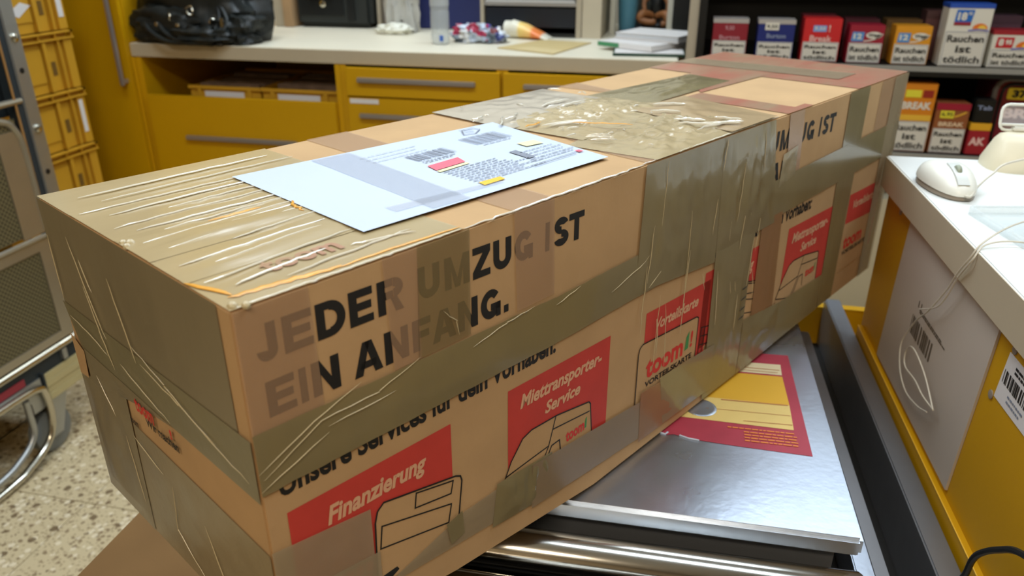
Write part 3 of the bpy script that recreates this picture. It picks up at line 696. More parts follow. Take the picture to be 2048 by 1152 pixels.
def lines(fr_, a0, a1, bs, w, seed, h, nm, m, parent, gap=.0015, lo=.002, hi=.009):
    r = random.Random(seed); k = MB()
    for b in bs:
        a = a0; e = a1-(a1-a0)*r.uniform(0, .35)
        while a < e:
            l = r.uniform(lo, hi); ribbon(k, [(a, b), (min(a+l, e+.001), b)], w, fr_, h); a += l+gap
    return k.build(nm, m, parent, fix=False)
barcode(fT, .283, .334, .158, .180, 0, BXO, PAPER_S, 'barcode', G+.0002, 1, 22)
barcode(fT, .366, .420, .162, .192, 0, BXO, PAPER_S, 'barcode', G+.0002, 2, 24)
lines(fT, .283, .33, [.153, .149], .0015, 4, G+.0002, 'label_print', PAPER_S, BXO)
lines(fT, .37, .42, [.157], .0015, 5, G+.0002, 'label_print', PAPER_S, BXO)
gt('red_label_stripe', [(.273, .122), (.312, .124), (.318, .141), (.277, .139)], mat('pink_red_print', (228, 96, 116), .5), G+.0002)
gt('cream_label_stripe', [(.271, .115), (.311, .117), (.312, .1225), (.272, .1205)], mat('cream_print', (226, 220, 170), .5), G+.0002)
gt('cream_label_stripe', [(.395, .120), (.418, .117), (.420, .133), (.397, .136)], mat('cream_print', (226, 220, 170), .5), G+.0002)
gt('yellow_label_stripe', [(.271, .0575), (.297, .0575), (.299, .066), (.273, .067)], mat('yellow_print', (240, 184, 40), .5), G+.0002)
k = MB(); ribbon(k, [(.386, .203), (.400, .199), (.416, .209), (.414, .220), (.398, .219)], .0014, fT, G+.0002, closed=True)
ribbon(k, [(.390, .212), (.405, .207)], .001, fT, G+.0002); ribbon(k, [(.396, .222), (.408, .212)], .001, fT, G+.0002); k.build('label_symbol', PAPER_S, BXO, fix=False)
lines(fT, .273, .365, [.112-.0055*i for i in range(9)], .0015, 6, G+.0002, 'label_print', PAPER_S, BXO)
lines(fT, .372, .425, [.108, .100, .092], .0014, 7, G+.0002, 'label_print', PAPER_S, BXO)
lines(fT, .36, .43, [.084, .078], .0016, 8, G+.0002, 'label_print', PAPER_S, BXO)
lines(fT, .25, .33, [.186, .196, .206], .0012, 9, G+.0002, 'label_print', mat('light_grey_ink', (168, 172, 184), .6), BXO)
k = MB(); ribbon(k, [(.345, .069), (.413, .070)], .0010, fT, G+.0002); ribbon(k, [(.345, .065), (.408, .066)], .0008, fT, G+.0002); k.build('label_print', PAPER_S, BXO, fix=False)
gt('grey_code_block', [(.362, .088), (.372, .088), (.376, .118), (.366, .118)], PAPER_S, G+.0002)
gt('red_label_mark', [(.414, .067), (.420, .066), (.421, .073), (.415, .074)], mat('pink_red_print', (228, 96, 116), .5), G+.0002)

# ---------------------------------------------------------------- dark carton at bottom left, below the long carton
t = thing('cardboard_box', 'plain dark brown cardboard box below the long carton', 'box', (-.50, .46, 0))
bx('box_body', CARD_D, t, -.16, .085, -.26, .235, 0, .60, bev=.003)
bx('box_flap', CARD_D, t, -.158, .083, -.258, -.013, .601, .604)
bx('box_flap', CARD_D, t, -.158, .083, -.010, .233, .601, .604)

# ---------------------------------------------------------------- right desk
DK = thing('service_desk', 'yellow service desk with white top right of the scale', 'desk', (.3232, 1.3445, .0033), math.radians(2.15))
bx('desk_top', WHITE, DK, 0, .95, -2.2, 0, .9145, .965, bev=.0015)
bx('edge_band', CREAM_E, DK, -.0012, 0, -2.199, -.001, .9155, .9635, label='beige edge band of the desk top')
bx('desk_body', YEL2, DK, .012, .93, -2.18, -.012, .02, .914)
bx('plinth_flange', YEL2, DK, .0045, .0118, -2.18, -.02, .02, .664)
MB().tube([(.0045, -2.18, .664), (.0045, -.02, .664)], .0009, 6).build('edge_trim', YEL3, DK)
fD = lambda a, z, h: Vector((.012-h, -a, z))      # a grows towards the viewer
pn = poly('side_panel', [(.1532, .9085), (.1349, .6699), (.4865, .6741), (.5035, .9095)], PANEL, DK, fD, .0002, thick=.003, label='beige grey panel with printed barcode')
PD = .0036
barcode(fD, .250, .345, .7725, .8000, 0, pn, mat('faded_brown_ink', (96, 84, 68), .6), 'barcode', PD, 8, 14)
lines(fD, .272, .385, [.8165, .8135], .0022, 9, PD, 'small_print', mat('faded_brown_ink', (96, 84, 68), .6), pn, lo=.004, hi=.016)
text('small_print', '11', mat('faded_brown_ink', (96, 84, 68), .6), pn, fD, .262, .276, .8165, .8265, h=PD)
lb = poly('barcode_label', [(.5346, .8947), (.5280, .8368), (.635, .8398), (.640, .8960)], LABEL, DK, fD, .0002, thick=.0008, label='white barcode label')
barcode(fD, .536, .628, .860, .8755, 0, lb, INK, 'barcode', .0014, 10, 22)
lines(fD, .556, .62, [.887, .882], .003, 11, .0014, 'label_print', INK, lb, lo=.003, hi=.010)
lines(fD, .556, .60, [.853, .847], .0026, 12, .0014, 'label_print', PAPER_S, lb, lo=.002, hi=.007)
for a, z in ((.0915, .9000), (.5419, .9015), (.5204, .8338)):
    k = MB(); k.lathe([(.0052, 0), (.0052, .0012), (.003, .0016), (.001, .0016)], 14, Matrix.Translation((.0118, -a, z)) @ Matrix.Rotation(-PI/2, 4, 'Y')); k.build('screw_cap', GPLAS, DK, smooth=True)
# hanging cable of the mouse
def smooth_pts(P, n=6):
    P = [Vector(p) for p in P]; out = []
    for i in range(len(P)-1):
        a = P[max(0, i-1)]; b = P[i]; c = P[i+1]; d = P[min(len(P)-1, i+2)]
        for j in range(n):
            t_ = j/n; out.append(.5*((2*b)+(c-a)*t_+(2*a-5*b+4*c-d)*t_*t_+(3*b-a-3*c+d)*t_**3))
    out.append(P[-1]); return out
R_DK = Matrix.Translation((.3232, 1.3445, .0033)) @ Matrix.Rotation(math.radians(2.15), 4, 'Z')
def dk(x, y, z): return R_DK @ Vector((x, y, z))

# mouse
MS = thing('computer_mouse', 'white corded computer mouse with grey sides on the desk top', 'computer mouse', dk(.037, -.178, .965), math.radians(2.15+184))
def mouse_surf(z0f, z1f, inset, nm, m):
    k = MB(); NU, NV = 28, 12; vs = []; fs = []
    for j in range(NV+1):
        ph = j/NV
        for i in range(NU):
            th = 2*PI*i/NU
            cx = math.copysign(abs(math.cos(th))**.85, math.cos(th)); cy = math.copysign(abs(math.sin(th))**.9, math.sin(th))
            wv = .033-.005*cy-inset; lv = .060-inset
            hmax = .037-.012*max(0, cy)**2*1.0-.006*max(0, -cy)
            z = z0f+(z1f-z0f)*math.sin(ph*PI/2); rad = math.cos(ph*PI/2)**.62 if ph < 1 else 0
            y = lv*cy*rad
            vs.append((wv*cx*rad, y, z*(1-.30*max(0, y/lv)**1.5)))
    for j in range(NV):
        for i in range(NU): fs.append((j*NU+i, j*NU+(i+1) % NU, (j+1)*NU+(i+1) % NU, (j+1)*NU+i))
    fs.append(tuple(range(NU))[::-1])
    return k.add(vs, fs).build(nm, m, MS, smooth=True)
mouse_surf(.002, .030, .0012, 'base_shell', GPLAS)
mouse_surf(.010, .037, 0, 'top_shell', WPLAS)
k = MB(); hz = lambda y: .037*(1-.30*max(0, y/.06)**1.5)*math.sin(math.acos(min(1, (abs(y)/.06))**1.6))**1
strip = []
for i in range(9):
    y = .002+.05*i/8; rad = min(1, abs(y)/.06); ph = math.acos(rad**(1/.62)) if rad < 1 else 0; z = (.010+.027*math.sin(ph))*(1-.30*max(0, y/.06)**1.5)+.0006
    strip.append((y, z))
vs = []; fs = []
for i, (y, z) in enumerate(strip): vs += [(-.008, y, z-.0004), (-.0075, y, z+.0012), (.0075, y, z+.0012), (.008, y, z-.0004)]
for i in range(len(strip)-1):
    for j in range(3): fs.append((i*4+j, i*4+j+1, i*4+j+5, i*4+j+4))
MB().add(vs, fs).build('wheel_strip', mat('light_grey_plastic', (206, 208, 202), .35), MS, smooth=True)
MB().lathe([(.0085, -.003), (.0095, -.0015), (.0095, .0015), (.0085, .003)], 18, Matrix.Translation((0, .022, .0315)) @ Matrix.Rotation(PI/2, 4, 'Y')).build('scroll_wheel', mat('olive_grey_plastic', (150, 156, 134), .4), MS, smooth=True)
cab = smooth_pts([dk(.042, -.236, .9735), dk(.046, -.246, .976), (.398, 1.142, .982), (.425, 1.18, .990), (.458, 1.21, 1.002), (.56, 1.25, 1.01), (.75, 1.30, .99), (.90, 1.33, .9705)])
tag(MB().tube(cab, .0016, 6).build('mouse_cable', CORD, None, smooth=True), 'thin grey cable leaving the mouse to the right', 'cable')
cab = smooth_pts([dk(.20, -.30, .9672), dk(.16, -.32, .975), dk(.10, -.345, .985), dk(.045, -.385, .985), dk(.006, -.415, .972), dk(-.005, -.420, .955), dk(-.006, -.398, .925), dk(-.004, -.375, .893), dk(-.004, -.335, .845),
                  dk(-.002, -.300, .815), dk(-.001, -.275, .785), dk(-.002, -.262, .755), dk(-.002, -.280, .725), dk(-.002, -.320, .712), dk(-.002, -.370, .720), dk(-.002, -.405, .733)])
tag(MB().tube(cab, .0011, 6).build('hanging_cable', CORD, None, smooth=True), 'thin pale cable hanging over the desk edge and looping down', 'cable')
cab = smooth_pts([dk(.16, -.46, .9668), dk(.10, -.43, .968), dk(.05, -.405, .972), dk(.010, -.415, .970), dk(-.0055, -.428, .955), dk(-.005, -.400, .920), dk(-.0035, -.378, .885), dk(-.004, -.356, .86), dk(-.003, -.300, .83)])
tag(MB().tube(cab, .0011, 6).build('looped_cable', CORD, None, smooth=True), 'second pale cable bent over the desk edge, curving right on top', 'cable')
cab = smooth_pts([dk(-.003, -.425, .7480), dk(-.003, -.37, .770), dk(-.004, -.315, .778), dk(-.004, -.292, .760), dk(-.004, -.302, .742), dk(-.003, -.345, .745), dk(-.004, -.385, .745), dk(-.003, -.425, .7490)])
tag(MB().tube(cab, .0011, 6).build('cable_loop', CORD, None, smooth=True), 'small white cable loop against the beige desk panel', 'cable')
cab = smooth_pts([dk(-.010, y, z) for y, z in ((-.618, .652), (-.6252, .6705), (-.629, .693), (-.640, .713), (-.667, .7425), (-.705, .773), (-.78, .80), (-.9, .80))])
tag(MB().tube(cab, .0035, 8).build('black_cable', CORD2, None, smooth=True), 'black cable at the foot of the yellow desk side', 'cable')

# white scanner stand
ST = thing('scanner_stand', 'white plastic device stand with a rounded clear window frame', 'stand', dk(.195, -.035, .965), math.radians(2.15))
k = MB(); vs = []; fs = []
lv = [(0, .064, .045), (.008, .064, .045), (.026, .058, .036), (.042, .053, .026), (.050, .048, .018), (.053, .040, .010)]
N = 24
for z, a, b in lv:
    for i in range(N):
        th = 2*PI*i/N; vs.append((a*math.copysign(abs(math.cos(th))**.6, math.cos(th)), b*math.copysign(abs(math.sin(th))**.6, math.sin(th)), z))
for j in range(len(lv)-1):
    for i in range(N): fs.append((j*N+i, j*N+(i+1) % N, (j+1)*N+(i+1) % N, (j+1)*N+i))
fs += [tuple(range(N))[::-1], tuple((len(lv)-1)*N+i for i in range(N))]
k.add(vs, fs).build('stand_body', WPLAS2, ST, smooth=True)
fw = [Vector((x, .012+.2*(z-.054), z)) for x, z in rr(-.048, .054, .078, .092, .010)]
MB().tube(fw, .0022, 8, closed=True).build('window_frame', WPLAS, ST, smooth=True)
MB().add([v+Vector((0, .001, 0)) for v in fw], [tuple(range(len(fw)))]).build('clear_window', CLEAR, ST, fix=False)
MB().box(-.046, .076, .010, .016, .061, .064).build('cross_bar', WPLAS, ST)
MB().box(-.03, .030, .004, .018, .0532, .0605, bev=.002).build('neck', WPLAS, ST, smooth=True)
t = thing('clear_tray', 'flat clear plastic tray on the desk top edge', 'tray', dk(.115, -.335, .9655), math.radians(12))
bx('tray_base', CLEAR, t, -.075, .12, -.07, .06, 0, .002)
MB().tube([(x, y, .010) for x, y in rr(-.075, -.07, .12, .06, .008)], .0022, 6, closed=True).build('tray_rim', CLEAR, t, smooth=True)
k = MB()
for q in ((-.074, .118, -.0715, -.0695), (-.074, .118, .0595, .0615)): k.box(q[0], q[1], q[2], q[3], 0, .010)
k.build('tray_wall', CLEAR, t)

# ---------------------------------------------------------------- back counter
YB = 2.30
wt = MB().box(-1.812, -.043, YB, RY1-.002, .927, .970, bev=.002).build('worktop', CREAM, None)
tag(wt, 'long cream worktop on the yellow drawer units', 'worktop')
we = bx('front_edge_band', CREAM_E, wt, -1.811, -.044, YB-.0012, YB, .929, .968)
def handle(x0, x1, z, parent, y=YB-.032, nm='handle'):
    h = MB().box(x0, x1, y, y+.012, z-.007, z+.007, bev=.002)
    for xx in (x0+.018, x1-.03): h.box(xx, xx+.012, y+.012, YB-.019, z-.005, z+.005)
    return h.build(nm, HANDLE, parent)
def carcass(name, label, x0, x1, z0=.10, z1=.926):
    t = thing(name, label, 'cabinet', (0, 0, 0), group=None)
    k = MB(); k.box(x0, x0+.018, YB+.002, RY1-.05, z0, z1); k.box(x1-.018, x1, YB+.002, RY1-.05, z0, z1)
    k.box(x0+.018, x1-.018, YB+.002, RY1-.05, z0, z0+.018); k.box(x0+.018, x1-.018, RY1-.068, RY1-.05, z0+.018, z1)
    k.build('carcass', YEL2, t)
    bx('plinth', BLACKP, t, x0, x1, YB+.06, YB+.08, .0, z0)
    return t
# unit 1: large open drawer with crates inside
U1 = carcass('drawer_cabinet', 'yellow base unit with open drawer space, left under the worktop', -1.800, -1.0745)
d = bx('drawer_front', YEL, U1, -1.772, -1.092, YB-.018, YB, .455, .808, bev=.0015)
handle(-1.642, -1.236, .672, d)
d = bx('drawer_front', YEL, U1, -1.772, -1.092, YB-.018, YB, .105, .450, bev=.0015)
handle(-1.642, -1.236, .33, d)
k = MB(); k.box(-1.772, -1.100, YB+.003, YB+.55, .70, .712); k.box(-1.776, -1.764, YB+.003, YB+.55, .712, .76); k.box(-1.108, -1.096, YB+.003, YB+.55, .712, .76); k.build('inner_drawer', BEIGE, U1)
# unit 2 and 3
U2 = carcass('drawer_cabinet', 'yellow three drawer unit in the middle under the worktop', -1.0735, -.5535)
for (z0, z1, hz_) in ((.834, .920, .885), (.585, .829, .775), (.105, .580, .5)):
    d = bx('drawer_front', YEL, U2, -1.050, -.556, YB-.018, YB, z0, z1, bev=.0015); handle(-1.008, -.630, hz_, d)
lbl = bx('paper_label', LABEL, U2, -1.040, -.945, YB-.0195, YB-.0182, .812, .826)
U3 = carcass('drawer_cabinet', 'yellow drawer unit at the right end, mostly behind the carton', -.5525, -.045)
for (z0, z1, hz_) in ((.834, .920, .885), (.585, .829, .775), (.105, .580, .5)):
    d = bx('drawer_front', YEL, U3, -.546, -.050, YB-.018, YB, z0, z1, bev=.0015); handle(-.482, -.11, hz_, d)
# small crates in the open drawer
for i, (x0, x1) in enumerate(((-1.655, -1.395), (-1.385, -1.12))):
    t = thing('small_crate', ['small yellow crate of papers, left in the open drawer', 'small yellow crate of papers, right in the open drawer'][i], 'crate', (x0, YB+.06, .713))
    w = x1-x0; k = MB()
    k.box(0, w, 0, .36, 0, .006); k.box(0, w, 0, .006, .006, .115); k.box(0, w, .354, .36, .006, .115); k.box(0, .006, .006, .354, .006, .115); k.box(w-.006, w, .006, .354, .006, .115)
    k.build('crate_shell', YCR, t)
    for yy in (-.007, .3605): bx('crate_rim', YCR, t, -.004, w+.004, yy, yy+.0065, .108, .118)
    for xx in (.03, w-.045): bx('crate_rib', YCR, t, xx, xx+.014, -.007, -.0005, .0, .1075)
    bx('paper_card', LABEL, t, .055, w-.06, -.0035, -.0006, .055, .100)
    kk = MB(); r = random.Random(i)
    for j in range(9): yy = .03+j*.035; kk.box(.02, w-.02, yy, yy+.02, .007, r.uniform(.10, .125))
    kk.build('paper_stack', mat('mail_papers', (150, 130, 120), .7, var=.3, vscale=30), t)
# tall cabinet at left
TC = thing('tall_cabinet', 'tall yellow cabinet left of the worktop with long vertical handle', 'cabinet', (0, 0, 0))
bx('cabinet_body', YEL2, TC, -2.40, -1.813, YB+.001, RY1-.05, .0, 2.20)
dr = bx('door', YEL, TC, -2.398, -1.815, YB-.018, YB, .06, 2.19, bev=.0015)
bx('side_filler', YEL2, TC, -1.8125, -1.8015, YB-.004, YB+.02, .06, .925)
k = MB().box(-1.838, -1.826, YB-.052, YB-.040, .838, 1.45, bev=.002)
for zz in (.845, 1.42): k.box(-1.836, -1.828, YB-.040, YB-.0185, zz, zz+.012)
k.build('door_handle', HANDLE, dr)

# ---------------------------------------------------------------- tobacco shelf
SH = thing('tobacco_shelf', 'black tobacco shelf with grey edges right of the worktop', 'shelf', (0, 0, 0))
X0, X1 = .026, 1.75
bx('back_panel', SHELF, SH, X0, X1, 2.78, 2.80, .60, 2.1)
for zz, e in ((.962, 1), (.728, 1), (1.30, 1), (1.62, 1)):
    b_ = bx('shelf_board', SHELF, SH, X0, X1, YB+.004, 2.78, zz, zz+.014)
    bx('edge_strip', SHELF_E, b_, X0, X1, YB, YB+.0035, zz+.001, zz+.0145)
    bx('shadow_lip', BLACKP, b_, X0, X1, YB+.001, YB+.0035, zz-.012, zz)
bx('side_post', BLACKP, SH, X0-.022, X0-.001, YB+.002, 2.80, .60, 2.1)
bx('base_cabinet', SHELF_B, SH, X0, X1, YB+.02, 2.80, .0, .60, label='cream cabinet base')
bx('cream_post', BEIGE, None, -.0225, .0035, YB+.01, YB+.05, 0, 2.1)
tag(bpy.data.objects['cream_post'], 'narrow cream post between worktop and tobacco shelf', 'post')

def pack(name, label, x0, x1, z0, z1, split, mtop, group, y=2.318, depth=.065, mlow=None, warn=('Rauchen', 'ist', 'tödlich'), rz=0, lid=None, warn_size=1):
    t = thing(name, label, 'tobacco pack', ((x0+x1)/2, y, z0), rz, group)
    w = x1-x0; h = z1-z0; sp = h*split
    bx('carton_body', mtop, t, -w/2, w/2, 0, depth, 0, h, bev=.0012)
    if lid: bx('lid', lid, t, -w/2-.0008, w/2+.0008, -.0008, depth+.001, h-.010, h+.001)
    fr_ = lambda a, b, hh: Vector((a, -.0006-hh, b))
    wl = poly('warning_panel', [(-w/2+.002, .002), (w/2-.002, .002), (w/2-.002, sp), (-w/2+.002, sp)], mat('warning_white', (214, 208, 194), .55, var=.03), t, fr_, .0002)
    k = MB()
    ribbon(k, [(-w/2+.004, .004), (w/2-.004, .004), (w/2-.004, sp-.002), (-w/2+.004, sp-.002)], .0012, fr_, .0004, closed=True); k.build('warning_frame', PAPER_S, wl, fix=False)
    n = len(warn); rows = (sp-.010)/n
    for i, s in enumerate(warn):
        yy = sp-.006-rows*(i+1)+rows*.18; ww = min(w*.42, w*.06*len(s)*warn_size)
        text('warning_lettering', s, INK, wl, fr_, -ww, ww, yy, yy+rows*.68, bold=.03, h=.0006)
    return t, fr_, w, h, sp
W2 = ('Rauchen', 'ist tödlich')
wh = mat('pack_white', (222, 216, 200), .4)
gp = 'tobacco packs on the upper shelf'
SHZ = .9775
t, fr_, w, h, sp = pack('tobacco_box', 'dark red tobacco box with grey lid, first on upper shelf', .046, .139, SHZ, 1.083, .47, col('pack_dark_red', (140, 34, 46)), gp, lid=mat('lid_grey', (176, 168, 160), .4))
text('price_mark', '9,50', col('pack_pinkish', (196, 140, 146)), t, fr_, -.014, .010, h-.030, h-.017, h=.0006)
text('pack_lettering', 'Burton', col('pack_pinkish', (196, 140, 146)), t, fr_, -.028, .026, sp+.003, sp+.014, h=.0006)
t, fr_, w, h, sp = pack('tobacco_box', 'navy blue tobacco box with grey lid on upper shelf', .166, .262, SHZ, 1.083, .46, col('pack_navy', (30, 42, 110)), gp, lid=mat('lid_grey', (176, 168, 160), .4))
poly('price_tag', [(-.030, h-.026), (.006, h-.026), (.006, h-.006), (-.030, h-.006)], wh, t, fr_, .0008)
text('price_mark', '9,50', INK, t, fr_, -.026, .002, h-.022, h-.012, h=.0012)
text('pack_lettering', 'Burton', col('pack_grey', (140, 150, 176)), t, fr_, -.024, .026, sp+.010, sp+.022, h=.0006)
t, fr_, w, h, sp = pack('tobacco_box', 'bright red tobacco box with pale blue price patch on upper shelf', .285, .381, SHZ, 1.090, .46, col('pack_red', (204, 38, 40)), gp)
poly('price_tag', [(-.024, h-.034), (.010, h-.034), (.010, h-.018), (-.024, h-.018)], col('pack_paleblue', (120, 160, 214)), t, fr_, .0006)
text('price_mark', '9,50', wh, t, fr_, -.021, .007, h-.031, h-.021, h=.001)
text('price_mark', '!', wh, t, fr_, .016, .019, h-.034, h-.016, h=.001)
text('pack_lettering', 'Break', col('pack_pinkwhite', (232, 190, 180)), t, fr_, -.030, .026, sp+.001, sp+.017, h=.0006)
for nm, lab, x0, x1, mc, mc2 in (('a', 'wine red tobacco box with blue price patch on upper shelf', .403, .490, (156, 30, 50), (230, 224, 214)), ('b', 'orange yellow tobacco box with blue price patch on upper shelf', .517, .606, (222, 150, 34), (236, 228, 210))):
    t, fr_, w, h, sp = pack('tobacco_box', lab, x0, x1, SHZ, 1.076, .53, col('pack_'+nm, mc), gp, warn=W2)
    poly('price_tag', [(-.038, sp+.004), (-.008, sp+.004), (-.006, h-.018), (-.036, h-.018)], col('pack_blue', (82, 142, 200)), t, fr_, .0006)
    text('price_mark', '12', wh, t, fr_, -.033, -.012, sp+.010, h-.022, bold=.04, h=.0012)
    poly('white_oval', [(.018+.020*math.cos(q*PI/10), h-.026+.009*math.sin(q*PI/10)) for q in range(20)], wh, t, fr_, .0006)
    text('pack_lettering', 'West', INK, t, fr_, .003, .033, h-.030, h-.021, bold=.03, h=.0012)
    k = MB(); ribbon(k, [(-.006, sp+.005), (.010, sp+.007), (.026, sp+.013), (.040, sp+.024)], .003, fr_, .0006); k.build('white_swoosh', wh, t, fix=False)
def sunrise(t, fr_, cx, cz, s):
    poly('sun_emblem', [(cx+s*math.cos(q*PI/10), cz+s*.75*math.sin(q*PI/10)) for q in range(11)], col('sun_orange', (232, 120, 40)), t, fr_, .0006)
    poly('sun_core', [(cx+s*.25+s*.55*math.cos(q*PI/10), cz+s*.5*math.sin(q*PI/10)) for q in range(11)], col('sun_yellow', (244, 200, 80)), t, fr_, .001)
    k = MB(); ribbon(k, [(cx-s*1.5, cz-s*.25), (cx, cz-s*.1), (cx+s*1.2, cz-s*.25)], s*.18, fr_, .001); k.build('horizon_line', col('sun_violet', (120, 120, 190)), t, fix=False)
t, fr_, w, h, sp = pack('tobacco_box', 'tall white tobacco box with blue lid and sunrise emblem', .634, .739, SHZ, 1.133, .57, wh, gp, lid=col('pack_lidblue', (40, 80, 170)), y=2.312)
poly('price_tag', [(-.036, h-.046), (.004, h-.046), (.008, h-.014), (-.034, h-.014)], col('pack_blue2', (36, 104, 184)), t, fr_, .0006)
poly('red_bar', [(-.036, h-.052), (.004, h-.052), (.004, h-.044), (-.036, h-.044)], col('pack_wine', (150, 40, 56)), t, fr_, .0010)
text('price_mark', '18', wh, t, fr_, -.030, -.008, h-.040, h-.020, bold=.05, h=.0014)
text('price_mark', '95', wh, t, fr_, -.006, .003, h-.027, h-.019, bold=.03, h=.0014)
sunrise(t, fr_, .028, h-.060, .018)
t, fr_, w, h, sp = pack('tobacco_box', 'white tobacco box with red lid and red price patch, last in upper row', .752, .850, SHZ, 1.070, .50, wh, gp, lid=col('pack_lidred', (160, 36, 44)), warn=W2, y=2.314)
poly('price_tag', [(-.040, sp+.004), (.000, sp+.004), (.002, h-.016), (-.038, h-.016)], col('pack_red2', (196, 40, 50)), t, fr_, .0006)
text('price_mark', '8', wh, t, fr_, -.034, -.022, sp+.009, h-.020, bold=.05, h=.0012)
text('price_mark', '95', wh, t, fr_, -.018, -.003, sp+.012, h-.022, bold=.05, h=.0012)
sunrise(t, fr_, .028, sp+.006, .020)
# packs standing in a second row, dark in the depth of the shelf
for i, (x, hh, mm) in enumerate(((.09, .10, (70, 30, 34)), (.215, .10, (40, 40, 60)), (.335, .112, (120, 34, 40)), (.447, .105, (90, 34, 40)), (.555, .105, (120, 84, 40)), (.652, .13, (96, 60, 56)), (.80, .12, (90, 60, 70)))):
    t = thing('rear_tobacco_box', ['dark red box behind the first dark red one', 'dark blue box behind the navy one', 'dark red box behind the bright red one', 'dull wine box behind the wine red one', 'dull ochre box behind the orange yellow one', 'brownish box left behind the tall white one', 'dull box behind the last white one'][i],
              'tobacco pack', (x, 2.412, SHZ), 0, 'packs in the rear of the upper shelf')
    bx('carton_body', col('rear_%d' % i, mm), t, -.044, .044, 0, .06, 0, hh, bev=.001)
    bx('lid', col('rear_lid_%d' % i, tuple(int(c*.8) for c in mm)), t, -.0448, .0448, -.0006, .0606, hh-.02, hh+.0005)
# lower row
LZ = .7435; gl = 'tobacco packs on the lower shelf'
t, fr_, w, h, sp = pack('tobacco_box', 'tall orange tobacco box partly behind the carton end', .555, .650, LZ, .930, .45, col('pack_orange', (216, 130, 30)), gl)
poly('price_tag', [(-.030, h-.038), (.010, h-.038), (.010, h-.018), (-.030, h-.018)], col('pack_pyellow', (228, 214, 60)), t, fr_, .0006)
poly('red_tag', [(.014, h-.038), (.040, h-.038), (.040, h-.018), (.014, h-.018)], col('pack_dred', (150, 44, 30)), t, fr_, .0006)
text('pack_lettering', 'BREAK', wh, t, fr_, -.034, .040, h-.070, h-.050, bold=.04, h=.0006)
poly('pale_band', [(-.045, sp+.002), (.045, sp+.002), (.045, sp+.018), (-.045, sp+.018)], col('pack_yellow_band', (232, 180, 60)), t, fr_, .0006)
t, fr_, w, h, sp = pack('tobacco_box', 'brown and wine tobacco box in the middle of the lower shelf', .658, .742, LZ, .880, .50, col('pack_brown', (146, 84, 46)), gl)
poly('wine_head', [(-w/2, h-.018), (w/2, h-.018), (w/2, h), (-w/2, h)], col('pack_a', (156, 30, 50)), t, fr_, .0006)
poly('price_tag', [(-.030, h-.040), (.004, h-.040), (.004, h-.020), (-.030, h-.020)], col('pack_pyellow', (228, 214, 60)), t, fr_, .0010)
k = MB(); ribbon(k, [(.006, h-.036), (.020, h-.030), (.034, h-.022)], .004, fr_, .0010); k.build('yellow_stroke', col('pack_yellow_band', (232, 180, 60)), t, fix=False)
text('price_mark', '6,95', INK, t, fr_, -.027, .001, h-.036, h-.024, h=.0014)
text('pack_lettering', 'BREAK', col('pack_tan', (226, 196, 160)), t, fr_, -.030, .034, sp+.006, sp+.018, bold=.04, h=.0006)
# pouch with black, yellow and red bands
t = thing('tobacco_pouch', 'black, yellow and red tobacco pouch beside the brown box', 'tobacco pack', (.778, 2.318, LZ), 0, gl)
bx('pouch_body', col('pouch_red', (160, 34, 44)), t, -.026, .026, 0, .05, 0, .066, bev=.002)
bx('yellow_band', col('pouch_yellow', (226, 168, 40)), t, -.026, .026, .001, .049, .0662, .086, bev=.001)
bx('black_head', BLACKP, t, -.025, .025, .002, .048, .0862, .150, bev=.003)
fr_ = lambda a, b, hh: Vector((a, -.0006-hh, b))
text('pack_lettering', 'AK', col('pack_pinkwhite', (232, 190, 180)), t, fr_, -.022, .018, .026, .048, bold=.04, h=.0004)
text('pack_lettering', 'Tab', col('pack_grey', (140, 150, 176)), t, lambda a, b, hh: Vector((a, .0012-hh, b)), -.020, .016, .122, .134, bold=.02, h=.0004)
# big tub with rounded corners
t = thing('tobacco_tub', 'large dark red tobacco tub with grey rim and yellow 37 price patch', 'tobacco tub', (.935, 2.36, LZ), math.radians(-3))
MB().prism(rr(-.135, 0, .135, .205, .03), 0, .16, lambda a, b, h: Vector((a, h, b))).build('tub_body', col('tub_red', (120, 26, 42)), t, smooth=True)
fw = [Vector((x, -.004, z)) for x, z in rr(-.130, .006, .130, .200, .03)]
MB().tube(fw, .007, 8, closed=True).build('tub_rim', mat('tub_rim_grey', (120, 116, 118), .35), t, smooth=True)
fw = [Vector((x, -.002, z)) for x, z in rr(-.112, .02, .112, .186, .024)]
MB().tube(fw, .004, 8, closed=True).build('tub_rim', BLACKP, t, smooth=True)
frt = lambda a, b, hh: Vector((a, -.0008-hh, b))
poly('price_patch', rr(-.098, .145, -.036, .176, .005), col('tub_yellow', (230, 206, 50)), t, frt, .0006)
text('price_mark', '37', INK, t, frt, -.086, -.050, .150, .171, bold=.06, h=.0014)
text('pack_lettering', 'BREAK', col('pack_pinkwhite', (232, 190, 180)), t, frt, -.100, .06, .095, .122, bold=.05, h=.0006)

